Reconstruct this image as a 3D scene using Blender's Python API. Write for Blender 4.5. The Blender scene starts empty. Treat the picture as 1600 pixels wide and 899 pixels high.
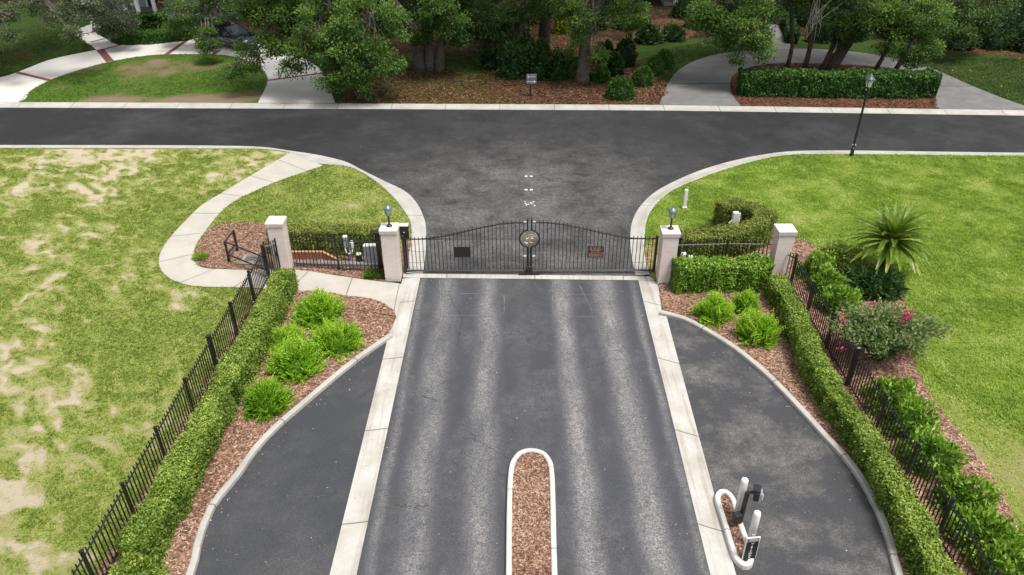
import bpy, bmesh, math, random
import numpy as np
from mathutils import Vector
R = math.radians
random.seed(7)
rng = np.random.default_rng(7)
S = bpy.context.scene
C = S.collection
# ------------------------------------------------------------------ survey: photo measurements -> metres on the ground
FL, CX, CY, CAMH = 1170.0, 800.0, 449.5, 13.4
PITCH = math.atan(FL / 1880.0)
ROLL = math.atan(12 / 1880.0)


def ray(px, py):
    x = (px - CX) / FL
    y = (CY - py) / FL
    c, s = math.cos(ROLL), math.sin(ROLL)
    xr, yr = c * x + s * y, -s * x + c * y
    return (xr, math.cos(PITCH) + yr * math.sin(PITCH), -math.sin(PITCH) + yr * math.cos(PITCH))


def P(px, py, z=0.0):
    d = ray(px, py)
    t = (z - CAMH) / d[2]
    return Vector((d[0] * t, d[1] * t, z))


def PY(px, py, Y):
    d = ray(px, py)
    t = Y / d[1]
    return Vector((d[0] * t, Y, CAMH + d[2] * t))


def PL(pts, z=0.0):
    return [P(a, b, z) for a, b in pts]


def spl(pts, step=0.35):
    """Catmull-Rom through the points, about one point per step metres."""
    pts = [Vector(p) for p in pts]
    out = []
    n = len(pts)
    for i in range(n - 1):
        p0 = pts[max(i - 1, 0)]
        p1, p2 = pts[i], pts[i + 1]
        p3 = pts[min(i + 2, n - 1)]
        if i == 0:
            p0 = p1 * 2 - p2
        if i == n - 2:
            p3 = p2 * 2 - p1
        k = max(1, int((p2 - p1).length / step))
        t0 = 0.0
        t1 = t0 + max((p1 - p0).length, 1e-4) ** .5
        t2 = t1 + max((p2 - p1).length, 1e-4) ** .5
        t3 = t2 + max((p3 - p2).length, 1e-4) ** .5
        for j in range(k):
            t = t1 + (t2 - t1) * j / k
            A1 = p0 * ((t1 - t) / (t1 - t0)) + p1 * ((t - t0) / (t1 - t0))
            A2 = p1 * ((t2 - t) / (t2 - t1)) + p2 * ((t - t1) / (t2 - t1))
            A3 = p2 * ((t3 - t) / (t3 - t2)) + p3 * ((t - t2) / (t3 - t2))
            B1 = A1 * ((t2 - t) / (t2 - t0)) + A2 * ((t - t0) / (t2 - t0))
            B2 = A2 * ((t3 - t) / (t3 - t1)) + A3 * ((t - t1) / (t3 - t1))
            out.append(B1 * ((t2 - t) / (t2 - t1)) + B2 * ((t - t1) / (t2 - t1)))
    out.append(pts[-1].copy())
    return out


def resample(pts, n):
    d = [0.0]
    for a, b in zip(pts, pts[1:]):
        d.append(d[-1] + (b - a).length)
    out = []
    j = 0
    for i in range(n):
        t = d[-1] * i / (n - 1)
        while j < len(d) - 2 and d[j + 1] < t:
            j += 1
        k = (t - d[j]) / max(d[j + 1] - d[j], 1e-6)
        out.append(pts[j].lerp(pts[j + 1], min(max(k, 0), 1)))
    return out


# ------------------------------------------------------------------ vector noise for shapes and masks
def _h(i, j, k, s):
    n = (i * 374761393 + j * 668265263 + k * 2147483647 + s * 1274126177) & 0xffffffff
    n = ((n ^ (n >> 13)) * 1274126177) & 0xffffffff
    return ((n ^ (n >> 16)) & 0xffff) / 65535.0


def nn(p, sc, seed=0):
    p = np.asarray(p, float) * sc
    i = np.floor(p).astype(np.int64)
    f = p - i
    f = f * f * (3 - 2 * f)
    r = 0
    for a in (0, 1):
        for b in (0, 1):
            for c in (0, 1):
                w = (f[:, 0] if a else 1 - f[:, 0]) * (f[:, 1] if b else 1 - f[:, 1]) * (f[:, 2] if c else 1 - f[:, 2])
                r = r + w * _h(i[:, 0] + a, i[:, 1] + b, i[:, 2] + c, seed)
    return r


def fbm(p, sc, seed=0, oct=3):
    r, a, t = 0, 1.0, 0
    for o in range(oct):
        r = r + a * nn(p, sc * 2 ** o, seed + o * 17)
        t += a
        a *= .55
    return r / t


# ------------------------------------------------------------------ things, parts, labels
WL = {}


def tag(o, label=None, cat=None, group=None, kind=None):
    if label:
        o['label'] = label
    if cat:
        o['category'] = cat
    if group:
        o['group'] = group
    if kind:
        o['kind'] = kind
    return o


def thing(name, loc, label, cat, group=None):
    o = bpy.data.objects.new(name, None)
    C.objects.link(o)
    o.empty_display_size = .2
    o.location = loc
    WL[o.name] = Vector(loc)
    return tag(o, label, cat, group)


def link(name, me, parent=None):
    o = bpy.data.objects.new(name, me)
    C.objects.link(o)
    if parent is not None:
        o.parent = parent
        WL[o.name] = WL[parent.name].copy()
    else:
        WL[o.name] = Vector((0, 0, 0))
    return o


def copy_tree(o, parent=None):
    c = o.copy()
    C.objects.link(c)
    c.parent = parent
    for ch in list(o.children):
        copy_tree(ch, c)
    return c


class MB:
    """collects world-space geometry for ONE mesh object"""

    def __init__(s):
        s.v, s.f, s.m, s.u = [], [], [], []

    def add(s, v, f, mi=0, u=0.0):
        b = len(s.v)
        s.v += [tuple(x) for x in v]
        s.f += [tuple(i + b for i in q) for q in f]
        s.m += [mi] * len(f)
        s.u += u if isinstance(u, list) else [u] * len(v)

    def box(s, c, size, rz=0.0, top=1.0, mi=0, bev=0.0):
        x, y, z = [k / 2 for k in size]
        cs, sn = math.cos(rz), math.sin(rz)

        def w(a, b, d):
            return (c[0] + a * cs - b * sn, c[1] + a * sn + b * cs, c[2] + d)
        if bev <= 0:
            v = [w(-x, -y, -z), w(x, -y, -z), w(x, y, -z), w(-x, y, -z), w(-x * top, -y * top, z), w(x * top, -y * top, z), w(x * top, y * top, z), w(-x * top, y * top, z)]
            f = [(3, 2, 1, 0), (4, 5, 6, 7), (0, 1, 5, 4), (1, 2, 6, 5), (2, 3, 7, 6), (3, 0, 4, 7)]
            s.add(v, f, mi)
            return
        b = bev
        rings = []
        for dz, ins, tp in ((-z, b, 1), (-z + b, 0, 1), (z - b, 0, top), (z, b, top)):
            X, Y = x * tp, y * tp
            k = b
            r = [(-X + ins, -Y + ins + k), (-X + ins + k, -Y + ins), (X - ins - k, -Y + ins), (X - ins, -Y + ins + k), (X - ins, Y - ins - k), (X - ins - k, Y - ins), (-X + ins + k, Y - ins), (-X + ins, Y - ins - k)]
            rings.append([w(p, q, dz) for p, q in r])
        s.loft(rings, mi)

    def loft(s, rings, mi=0, caps=True, closed=True):
        n = len(rings[0])
        v = [p for r in rings for p in r]
        f = []
        for i in range(len(rings) - 1):
            for j in range(n if closed else n - 1):
                k = (j + 1) % n
                f.append((i * n + j, i * n + k, (i + 1) * n + k, (i + 1) * n + j))
        if caps and closed:
            f.append(tuple(reversed(range(n))))
            f.append(tuple((len(rings) - 1) * n + j for j in range(n)))
        s.add(v, f, mi)

    def tube(s, path, rad, n=8, mi=0, caps=True, wob=0.0):
        path = [Vector(p) for p in path]
        if not isinstance(rad, (list, tuple)):
            rad = [rad] * len(path)
        rings = []
        up = Vector((0, 0, 1))
        prev = None
        for i, p in enumerate(path):
            t = (path[min(i + 1, len(path) - 1)] - path[max(i - 1, 0)])
            if t.length < 1e-6:
                t = up.copy()
            t.normalize()
            if prev is None:
                a = t.cross(Vector((0.3, 1, 0.1)) if abs(t.z) > .9 else up).normalized()
            else:
                a = (prev - t * prev.dot(t)).normalized()
            prev = a
            b = t.cross(a)
            rings.append([p + (a * math.cos(6.2832 * j / n) + b * math.sin(6.2832 * j / n)) * rad[i] * (1 + (random.uniform(-wob, wob) if wob else 0)) for j in range(n)])
        s.loft(rings, mi, caps)

    def bar(s, p, q, r, mi=0):
        s.tube([p, q], r * 1.414, 4, mi)

    def lathe(s, prof, c, n=14, mi=0):
        s.loft([[(c[0] + r * math.cos(6.2832 * j / n), c[1] + r * math.sin(6.2832 * j / n), c[2] + z) for j in range(n)] for r, z in prof], mi)

    def quad(s, a, b, c, d, mi=0):
        s.add([a, b, c, d], [(0, 1, 2, 3)], mi)

    def build(s, name, mats, parent=None, smooth=False):
        me = bpy.data.meshes.new(name)
        off = WL[parent.name] if parent is not None else Vector((0, 0, 0))
        me.from_pydata([(x - off[0], y - off[1], z - off[2]) for x, y, z in s.v], [], s.f)
        mats = mats if isinstance(mats, (list, tuple)) else [mats]
        for m in mats:
            me.materials.append(m)
        if len(mats) > 1:
            me.polygons.foreach_set('material_index', s.m)
        a = me.attributes.new('u', 'FLOAT', 'POINT')
        a.data.foreach_set('value', s.u)
        if smooth:
            me.polygons.foreach_set('use_smooth', [True] * len(me.polygons))
        me.update()
        bm = bmesh.new()
        bm.from_mesh(me)
        bmesh.ops.recalc_face_normals(bm, faces=bm.faces)
        bm.to_mesh(me)
        bm.free()
        return link(name, me, parent)


def np_mesh(name, chunks, mats, parent=None, aname='tint'):
    """chunks: list of (verts Nx3, quads Mx4, tint N, material index) -> one mesh object"""
    V, F, T, MI = [], [], [], []
    b = 0
    for v, q, t, mi in chunks:
        V.append(v)
        F.append(q + b)
        T.append(t)
        MI.append(np.full(len(q), mi, np.int32))
        b += len(v)
    V = np.concatenate(V).astype(np.float32)
    F = np.concatenate(F).astype(np.int32)
    T = np.concatenate(T).astype(np.float32)
    MI = np.concatenate(MI)
    if parent is not None:
        V = V - np.array(WL[parent.name], np.float32)
    me = bpy.data.meshes.new(name)
    me.vertices.add(len(V))
    me.vertices.foreach_set('co', V.ravel())
    me.loops.add(F.size)
    me.loops.foreach_set('vertex_index', F.ravel())
    me.polygons.add(len(F))
    me.polygons.foreach_set('loop_start', np.arange(0, F.size, 4, dtype=np.int32))
    for m in (mats if isinstance(mats, (list, tuple)) else [mats]):
        me.materials.append(m)
    me.polygons.foreach_set('material_index', MI)
    me.update(calc_edges=True)
    a = me.attributes.new(aname, 'FLOAT', 'POINT')
    a.data.foreach_set('value', T)
    return link(name, me, parent)


def unit(a):
    return a / np.maximum(np.linalg.norm(a, axis=1, keepdims=True), 1e-9)


def leaves(c, ax, nrm, L, W, tint, fold=.12):
    """one folded rhombus per leaf"""
    n = len(c)
    ax = unit(ax)
    sd = unit(np.cross(ax, nrm))
    up = np.cross(sd, ax)
    L = np.broadcast_to(np.asarray(L, float), (n,))[:, None]
    W = np.broadcast_to(np.asarray(W, float), (n,))[:, None]
    v = np.empty((n, 4, 3))
    v[:, 0] = c - ax * L * .5
    v[:, 1] = c + sd * W * .5 + up * W * fold
    v[:, 2] = c + ax * L * .5
    v[:, 3] = c - sd * W * .5 + up * W * fold
    q = np.arange(n * 4).reshape(n, 4)
    return v.reshape(-1, 3), q, np.repeat(np.broadcast_to(tint, (n,)), 4)


def rdir(n):
    return unit(rng.normal(size=(n, 3)))


# ------------------------------------------------------------------ materials
def base_mat(name):
    m = bpy.data.materials.new(name)
    m.use_nodes = True
    nt = m.node_tree
    return m, nt, nt.nodes['Principled BSDF'], nt.nodes.new, nt.links.new


def setin(node, **k):
    for a, b in k.items():
        node.inputs[a.replace('_', ' ')].default_value = b


def c4(c):
    return (c[0], c[1], c[2], 1)


def noise(nt, scale, detail=4, rough=.55, vec=None, dist=0.0):
    n = nt.nodes.new('ShaderNodeTexNoise')
    n.inputs['Scale'].default_value = scale
    n.inputs['Detail'].default_value = detail
    n.inputs['Roughness'].default_value = rough
    n.inputs['Distortion'].default_value = dist
    if vec is None:
        vec = pos(nt)
    nt.links.new(vec, n.inputs['Vector'])
    return n.outputs['Fac']


def pos(nt):
    g = nt.nodes.get('GEO')
    if g is None:
        g = nt.nodes.new('ShaderNodeNewGeometry')
        g.name = 'GEO'
    return g.outputs['Position']


def stretch(nt, sc):
    n = nt.nodes.new('ShaderNodeVectorMath')
    n.operation = 'MULTIPLY'
    nt.links.new(pos(nt), n.inputs[0])
    n.inputs[1].default_value = sc
    return n.outputs[0]


def ramp(nt, fac, stops, interp='LINEAR'):
    n = nt.nodes.new('ShaderNodeValToRGB')
    n.color_ramp.interpolation = interp
    e = n.color_ramp.elements
    while len(e) < len(stops):
        e.new(.5)
    for el, (p, c) in zip(e, stops):
        el.position = p
        el.color = c4(c) if isinstance(c, (tuple, list)) else (c, c, c, 1)
    nt.links.new(fac, n.inputs['Fac'])
    return n.outputs['Color']


def mixc(nt, fac, a, b, mode='MIX'):
    n = nt.nodes.new('ShaderNodeMix')
    n.data_type = 'RGBA'
    n.blend_type = mode
    for s_, x in ((n.inputs[0], fac), (n.inputs[6], a), (n.inputs[7], b)):
        if isinstance(x, bpy.types.NodeSocket):
            nt.links.new(x, s_)
        elif isinstance(x, (tuple, list)):
            s_.default_value = c4(x)
        else:
            s_.default_value = x
    return n.outputs[2]


def math_(nt, op, a, b=0.0, c=None):
    n = nt.nodes.new('ShaderNodeMath')
    n.operation = op
    for i, x in enumerate((a, b) if c is None else (a, b, c)):
        if isinstance(x, bpy.types.NodeSocket):
            nt.links.new(x, n.inputs[i])
        else:
            n.inputs[i].default_value = x
    return n.outputs[0]


def attr(nt, name):
    n = nt.nodes.new('ShaderNodeAttribute')
    n.attribute_name = name
    return n.outputs['Fac']


def bump(nt, bsdf, h, strength=.4, dist=.02):
    n = nt.nodes.new('ShaderNodeBump')
    n.inputs['Strength'].default_value = strength
    n.inputs['Distance'].default_value = dist
    nt.links.new(h, n.inputs['Height'])
    nt.links.new(n.outputs[0], bsdf.inputs['Normal'])


def M(name, col, rough=.6, col2=None, scale=4.0, bumpy=0.0, bscale=60.0, metal=0.0, coat=0.0):
    m, nt, b, new, ln = base_mat(name)
    setin(b, Base_Color=c4(col), Roughness=rough, Metallic=metal)
    if coat:
        b.inputs['Coat Weight'].default_value = coat
    c2 = col2 or tuple(k * .8 for k in col)
    ln(ramp(nt, noise(nt, scale, 6, .6), [(.35, col), (.68, c2)]), b.inputs['Base Color'])
    if bumpy:
        bump(nt, b, noise(nt, bscale, 3), bumpy, .01)
    return m


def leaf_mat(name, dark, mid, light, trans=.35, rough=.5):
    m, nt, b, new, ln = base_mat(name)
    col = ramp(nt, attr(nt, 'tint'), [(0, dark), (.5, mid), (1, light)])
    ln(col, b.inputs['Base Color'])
    setin(b, Roughness=rough)
    b.inputs['Specular IOR Level'].default_value = .3
    t = new('ShaderNodeBsdfTranslucent')
    ln(mixc(nt, .5, col, (.30, .42, .03), 'MIX'), t.inputs['Color']) if False else ln(col, t.inputs['Color'])
    mx = new('ShaderNodeMixShader')
    mx.inputs[0].default_value = trans
    ln(b.outputs[0], mx.inputs[1])
    ln(t.outputs[0], mx.inputs[2])
    ln(mx.outputs[0], nt.nodes['Material Output'].inputs['Surface'])
    return m
# ------------------------------------------------------------------ surface materials
def asphalt(name, dark, worn, tracks=None, wear=.5, patchscale=.5, throat=False):
    m, nt, b, new, ln = base_mat(name)
    col = mixc(nt, ramp(nt, noise(nt, 24, 3, .8), [(.36, 0.0), (.66, 1.0)]), tuple(k * .72 for k in dark), tuple(k * 1.28 for k in dark))
    wf = ramp(nt, noise(nt, patchscale, 9, .74, dist=.15), [(.46, 0.0), (.72, 1.0)])
    wf = math_(nt, 'MULTIPLY', wf, wear)
    if tracks:
        sx = new('ShaderNodeSeparateXYZ')
        wob = new('ShaderNodeVectorMath')
        wob.operation = 'ADD'
        ln(pos(nt), wob.inputs[0])
        cmb = new('ShaderNodeCombineXYZ')
        ln(math_(nt, 'MULTIPLY_ADD', noise(nt, .3, 2), .34, -.17), cmb.inputs[0])
        ln(cmb.outputs[0], wob.inputs[1])
        ln(wob.outputs[0], sx.inputs[0])
        tot = None
        for cxp, wd, amp in tracks:
            d = math_(nt, 'DIVIDE', math_(nt, 'SUBTRACT', sx.outputs[0], cxp), wd)
            g = math_(nt, 'POWER', 2.718, math_(nt, 'MULTIPLY', math_(nt, 'MULTIPLY', d, d), -1))
            g = math_(nt, 'MULTIPLY', g, amp)
            tot = g if tot is None else math_(nt, 'ADD', tot, g)
        mod = math_(nt, 'MULTIPLY_ADD', ramp(nt, noise(nt, 1.1, 6, .65, vec=stretch(nt, (1.5, .45, 1))), [(.3, 0.0), (.72, 1.0)]), .95, .32)
        wf = math_(nt, 'MAXIMUM', math_(nt, 'MULTIPLY', tot, mod), wf)
    if throat:
        s2 = new('ShaderNodeSeparateXYZ')
        ln(pos(nt), s2.inputs[0])
        gy = ramp(nt, math_(nt, 'DIVIDE', math_(nt, 'SUBTRACT', s2.outputs[1], 22.6), 14.0), [(.0, .95), (.55, 1.0), (.85, .45), (1.0, .25)])
        gx = math_(nt, 'DIVIDE', math_(nt, 'SUBTRACT', s2.outputs[0], .6), 7.5)
        gx = math_(nt, 'POWER', 2.718, math_(nt, 'MULTIPLY', math_(nt, 'MULTIPLY', gx, gx), -1))
        tw = ramp(nt, noise(nt, .5, 10, .78, dist=.1), [(.38, .16), (.68, 1.05)])
        wf = math_(nt, 'MAXIMUM', math_(nt, 'MULTIPLY', wf, .45), math_(nt, 'MULTIPLY', tw, math_(nt, 'MULTIPLY', gx, gy)))
    grit = math_(nt, 'MULTIPLY', ramp(nt, noise(nt, 22, 3, .9), [(.36, 0.0), (.62, 1.5)]), ramp(nt, noise(nt, 7, 4, .8), [(.32, .35), (.62, 1.2)]))
    wf = math_(nt, 'MINIMUM', math_(nt, 'MULTIPLY', wf, grit), 1.0)
    col = mixc(nt, wf, col, worn)
    # fine cracks
    v = new('ShaderNodeTexVoronoi')
    v.feature = 'DISTANCE_TO_EDGE'
    v.inputs['Scale'].default_value = .55
    wv = new('ShaderNodeVectorMath')
    wv.operation = 'ADD'
    nz = new('ShaderNodeTexNoise')
    nz.inputs['Scale'].default_value = 1.6
    nz.inputs['Detail'].default_value = 5
    ln(pos(nt), nz.inputs['Vector'])
    ln(pos(nt), wv.inputs[0])
    ln(nz.outputs['Color'], wv.inputs[1])
    ln(wv.outputs[0], v.inputs['Vector'])
    cr = ramp(nt, v.outputs['Distance'], [(.0, 1.0), (.007, 0.0)])
    gate_ = ramp(nt, noise(nt, .5, 2), [(.55, 0.0), (.62, .65)])
    col = mixc(nt, math_(nt, 'MULTIPLY', cr, gate_), col, tuple(k * .35 for k in dark))
    # pale specks of grit and dropped leaves
    sp = ramp(nt, noise(nt, 9, 1, .5), [(.80, 0.0), (.83, .7)])
    col = mixc(nt, sp, col, (.3, .28, .25))
    ln(col, b.inputs['Base Color'])
    rg = ramp(nt, noise(nt, .8, 4), [(.35, .62), (.7, .88)])
    ln(rg, b.inputs['Roughness'])
    b.inputs['Specular IOR Level'].default_value = .35
    bump(nt, b, noise(nt, 70, 3, .7), .5, .012)
    return m


def concrete(name, col, dirt, joint=None, stain=.5, jw=.02, grime=(.2, .17, .13), streak=0.0):
    m, nt, b, new, ln = base_mat(name)
    c = mixc(nt, ramp(nt, noise(nt, 1.1, 7, .65), [(.38, 0.0), (.72, stain)]), col, dirt)
    c = mixc(nt, ramp(nt, noise(nt, 42, 3, .7), [(.45, 0.0), (.75, .35)]), c, tuple(k * .55 for k in col))
    c = mixc(nt, ramp(nt, noise(nt, 4.5, 6, .75), [(.62, 0.0), (.74, stain * .8)]), c, grime)
    if streak:
        st = ramp(nt, noise(nt, 1.0, 5, .7, vec=stretch(nt, (5.5, .22, 1))), [(.50, 0.0), (.68, streak)])
        c = mixc(nt, math_(nt, 'MULTIPLY', st, ramp(nt, noise(nt, 6, 5, .7), [(.3, .5), (.6, 1.0)])), c, (.24, .19, .13))
    if joint:
        u = attr(nt, 'u')
        f = math_(nt, 'ABSOLUTE', math_(nt, 'SUBTRACT', math_(nt, 'FRACT', math_(nt, 'DIVIDE', u, joint)), .5))
        j = math_(nt, 'LESS_THAN', f, jw / joint)
        c = mixc(nt, math_(nt, 'MULTIPLY', j, .75), c, (.09, .085, .075))
    ln(c, b.inputs['Base Color'])
    setin(b, Roughness=.85)
    bump(nt, b, noise(nt, 60, 4, .7), .3, .008)
    return m


def turf(name, cols, bare, cover=0.0, NZ=.95):
    """grass ground; the 'u' attribute says where the turf is worn to sand"""
    m, nt, b, new, ln = base_mat(name)
    n1 = noise(nt, 1.6, 10, .8)
    n2 = noise(nt, 11, 6, .85)
    mx = math_(nt, 'MULTIPLY_ADD', n2, .75, math_(nt, 'MULTIPLY', n1, .6))
    g = ramp(nt, mx, [(.42, cols[0]), (.6, cols[1]), (.72, cols[2]), (.9, cols[3])])
    bf = math_(nt, 'ADD', attr(nt, 'u'), math_(nt, 'MULTIPLY_ADD', noise(nt, 9, 8, .8), NZ, -NZ / 2))
    bf = math_(nt, 'ADD', bf, cover)
    dry = ramp(nt, bf, [(.26, 0.0), (.64, .85)])
    c = mixc(nt, dry, g, bare[0])
    c = mixc(nt, ramp(nt, bf, [(.64, 0.0), (.98, 1.0)]), c, mixc(nt, noise(nt, 30, 3), bare[1], tuple(k * .7 for k in bare[1])))
    ln(c, b.inputs['Base Color'])
    setin(b, Roughness=.9)
    b.inputs['Specular IOR Level'].default_value = .15
    bump(nt, b, noise(nt, 26, 6, .8), .9, .06)
    return m


def mulch(name, cols, sc=19.0):
    m, nt, b, new, ln = base_mat(name)
    v = new('ShaderNodeTexVoronoi')
    v.inputs['Scale'].default_value = sc
    wv = new('ShaderNodeVectorMath')
    wv.operation = 'ADD'
    nz = new('ShaderNodeTexNoise')
    nz.inputs['Scale'].default_value = 9
    nz.inputs['Detail'].default_value = 3
    ln(stretch(nt, (.7, 1.3, 1)), nz.inputs['Vector'])
    ln(pos(nt), wv.inputs[0])
    sc_ = new('ShaderNodeVectorMath')
    sc_.operation = 'SCALE'
    sc_.inputs['Scale'].default_value = .12
    ln(nz.outputs['Color'], sc_.inputs[0])
    ln(sc_.outputs[0], wv.inputs[1])
    ln(wv.outputs[0], v.inputs['Vector'])
    sh = new('ShaderNodeSeparateColor')
    ln(v.outputs['Color'], sh.inputs[0])
    c = ramp(nt, sh.outputs[0], [(0, cols[0]), (.35, cols[1]), (.7, cols[2]), (1, cols[3])])
    c = mixc(nt, ramp(nt, noise(nt, .9, 5, .6), [(.42, 0.0), (.75, .5)]), c, cols[1])
    ln(c, b.inputs['Base Color'])
    setin(b, Roughness=.95)
    b.inputs['Specular IOR Level'].default_value = .1
    bump(nt, b, v.outputs['Distance'], -1.0, .05)
    return m


MT = {}
MT['road'] = asphalt('street asphalt', (.0155, .0155, .017), (.19, .185, .18), wear=.55, patchscale=.22, throat=True)
MT['drive'] = asphalt('drive asphalt', (.048, .050, .057), (.27, .26, .255),
                      tracks=[(-2.2, .36, .68), (-.78, .34, .74), (1.66, .30, .92), (3.1, .36, .85), (.3, .2, .12), (-3.05, .13, .5), (4.05, .12, .55)], wear=.3)
MT['lane_left'] = asphalt('left apron asphalt', (.042, .044, .049), (.14, .135, .13), wear=.5, patchscale=.35)
MT['lane_right'] = asphalt('lane asphalt', (.046, .047, .051), (.22, .20, .185), wear=.95, patchscale=.55)
MT['strip'] = concrete('gutter concrete', (.47, .455, .425), (.31, .29, .25), joint=3.05, stain=.85, streak=.8)
MT['curb'] = concrete('curb concrete', (.42, .405, .37), (.25, .235, .21), joint=3.0, stain=.75)
MT['curb_white'] = concrete('white painted curb', (.62, .605, .57), (.36, .34, .30), joint=2.4, stain=.85, grime=(.16, .14, .11), jw=.012)
MT['walk'] = concrete('sidewalk concrete', (.44, .41, .36), (.31, .29, .25), joint=1.83, stain=.7)
MT['drive_white'] = concrete('pale driveway concrete', (.56, .54, .51), (.46, .44, .41), stain=.35)
MT['drive_grey'] = concrete('grey driveway concrete', (.165, .163, .16), (.09, .087, .084), stain=.85)
MT['brick_red'] = M('red brick paver', (.20, .055, .045), .85, (.13, .04, .035), 8)
MT['seam'] = M('dark joint', (.05, .047, .042), .95)
MT['cut'] = M('sealed saw cut', (.19, .19, .185), .9, (.075, .075, .075), 3)
G1 = [(.05, .085, .012), (.105, .17, .018), (.165, .235, .030), (.25, .27, .055)]
MT['turf_l'] = turf('patchy turf', [(.085, .13, .02), (.18, .235, .036), (.28, .31, .075), (.38, .36, .17)], [(.34, .31, .15), (.55, .47, .345)], NZ=.6)
MT['turf_r'] = turf('lush turf', [(.07, .125, .014), (.14, .22, .024), (.22, .30, .042), (.32, .35, .10)], [(.27, .26, .09), (.40, .34, .25)])
MT['turf_far'] = turf('far turf', [(.012, .026, .005), (.023, .050, .008), (.038, .074, .010), (.065, .085, .02)], [(.075, .06, .028), (.11, .08, .045)], cover=.22, NZ=1.0)  # tones lowered so the turf colour itself carries the canopy shade
MT['mulch'] = mulch('bark mulch', [(.075, .04, .027), (.185, .10, .066), (.31, .185, .125), (.46, .33, .25)])
MT['mulch_red'] = mulch('red mulch', [(.028, .012, .008), (.07, .028, .018), (.12, .05, .03), (.20, .10, .06)], 14)
MT['litter'] = mulch('leaf litter', [(.02, .010, .006), (.055, .028, .015), (.10, .052, .028), (.17, .10, .055)], 9)  # dark brown litter, lowered further to hold canopy shade in its colour
MT['duff'] = mulch('shade darkened duff', [(.008, .006, .004), (.022, .014, .008), (.04, .024, .013), (.07, .042, .024)], 6)  # darker copy of the litter, deep woodland shade painted into it


# ------------------------------------------------------------------ ground builders
def sheet(name, pts, z, mat, label=None, skirt=.06, mi=None, kind='structure', cat=None):
    mb = MB()
    v = [(p[0], p[1], z) for p in pts]
    n = len(v)
    mb.add(v, [tuple(range(n))])
    if skirt:
        mb.add(v + [(p[0], p[1], z - skirt) for p in pts], [(i, (i + 1) % n, n + (i + 1) % n, n + i) for i in range(n)])
    o = mb.build(name, mat)
    return tag(o, label, cat, kind=kind)


def gridded(name, pts, z, mat, step, mask, label, cat=None):
    """a sheet cut into a fine grid that carries the wear mask"""
    bm = bmesh.new()
    f = bm.faces.new([bm.verts.new((p[0], p[1], z)) for p in pts])
    bmesh.ops.triangulate(bm, faces=[f])
    xs = [p[0] for p in pts]
    ys = [p[1] for p in pts]
    lo, hi = max(min(xs), -30), min(max(xs), 30)
    x = lo + step
    while x < hi:
        bmesh.ops.bisect_plane(bm, geom=bm.verts[:] + bm.edges[:] + bm.faces[:], plane_co=(x, 0, 0), plane_no=(1, 0, 0))
        x += step
    y = max(min(ys), 7) + step
    while y < max(ys):
        bmesh.ops.bisect_plane(bm, geom=bm.verts[:] + bm.edges[:] + bm.faces[:], plane_co=(0, y, 0), plane_no=(0, 1, 0))
        y += step
    me = bpy.data.meshes.new(name)
    bm.to_mesh(me)
    bm.free()
    co = np.empty(len(me.vertices) * 3)
    me.vertices.foreach_get('co', co)
    a = me.attributes.new('u', 'FLOAT', 'POINT')
    a.data.foreach_set('value', mask(co.reshape(-1, 3)).astype(np.float32))
    me.materials.append(mat)
    me.update()
    return tag(link(name, me), label, cat, kind='structure')


def strip(name, A, B, heights, mat, label, n=None, skirt=.12, cat=None):
    """a band between two edge lines; heights = z across from A to B as (t, z)"""
    la = sum((b - a).length for a, b in zip(A, A[1:]))
    n = n or max(8, int(la / .3))
    A, B = resample(A, n), resample(B, n)
    mb = MB()
    v, u = [], []
    d = 0
    k = len(heights)
    for i in range(n):
        if i:
            d += ((A[i] + B[i]) * .5 - (A[i - 1] + B[i - 1]) * .5).length
        for t, z in heights:
            p = A[i].lerp(B[i], t)
            v.append((p[0], p[1], z))
            u.append(d)
    f = [(i * k + j, i * k + j + 1, (i + 1) * k + j + 1, (i + 1) * k + j) for i in range(n - 1) for j in range(k - 1)]
    mb.add(v, f, 0, u)
    return tag(mb.build(name, mat), label, cat, kind='structure')


def kerb(name, path, w, h, mat, label, closed=False, z0=0.0, cat=None):
    """raised kerb with rounded shoulders along its centre line"""
    path = [Vector((p[0], p[1], 0)) for p in path]
    n = len(path)
    prof = [(-w / 2, -.03), (-w / 2, h - .035), (-w / 2 + .012, h - .012), (-w / 2 + .035, h), (w / 2 - .035, h), (w / 2 - .012, h - .012), (w / 2, h - .035), (w / 2, -.03)]
    mb = MB()
    v, u = [], []
    d = 0
    for i, p in enumerate(path):
        if closed:
            t = path[(i + 1) % n] - path[i - 1]
        else:
            t = path[min(i + 1, n - 1)] - path[max(i - 1, 0)]
        t.normalize()
        nx = Vector((t.y, -t.x, 0))
        if i:
            d += (p - path[i - 1]).length
        for a, z in prof:
            q = p + nx * a
            v.append((q.x, q.y, z0 + z))
            u.append(d)
    k = len(prof)
    f = [(i * k + j, i * k + j + 1, ((i + 1) % n) * k + j + 1, ((i + 1) % n) * k + j) for i in range(n if closed else n - 1) for j in range(k - 1)]
    if not closed:
        f += [tuple(range(k)), tuple((n - 1) * k + j for j in reversed(range(k)))]
    mb.add(v, f, 0, u)
    return tag(mb.build(name, mat), label, cat, kind='structure')


def V2(x, y):
    return Vector((x, y, 0))


def inpoly(x, y, poly):
    ins = np.zeros(len(x), bool)
    n = len(poly)
    for i in range(n):
        x1, y1 = poly[i][0], poly[i][1]
        x2, y2 = poly[i - 1][0], poly[i - 1][1]
        c = ((y1 > y) != (y2 > y)) & (x < (x2 - x1) * (y - y1) / ((y2 - y1) if y2 != y1 else 1e-9) + x1)
        ins ^= c
    return ins


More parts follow.
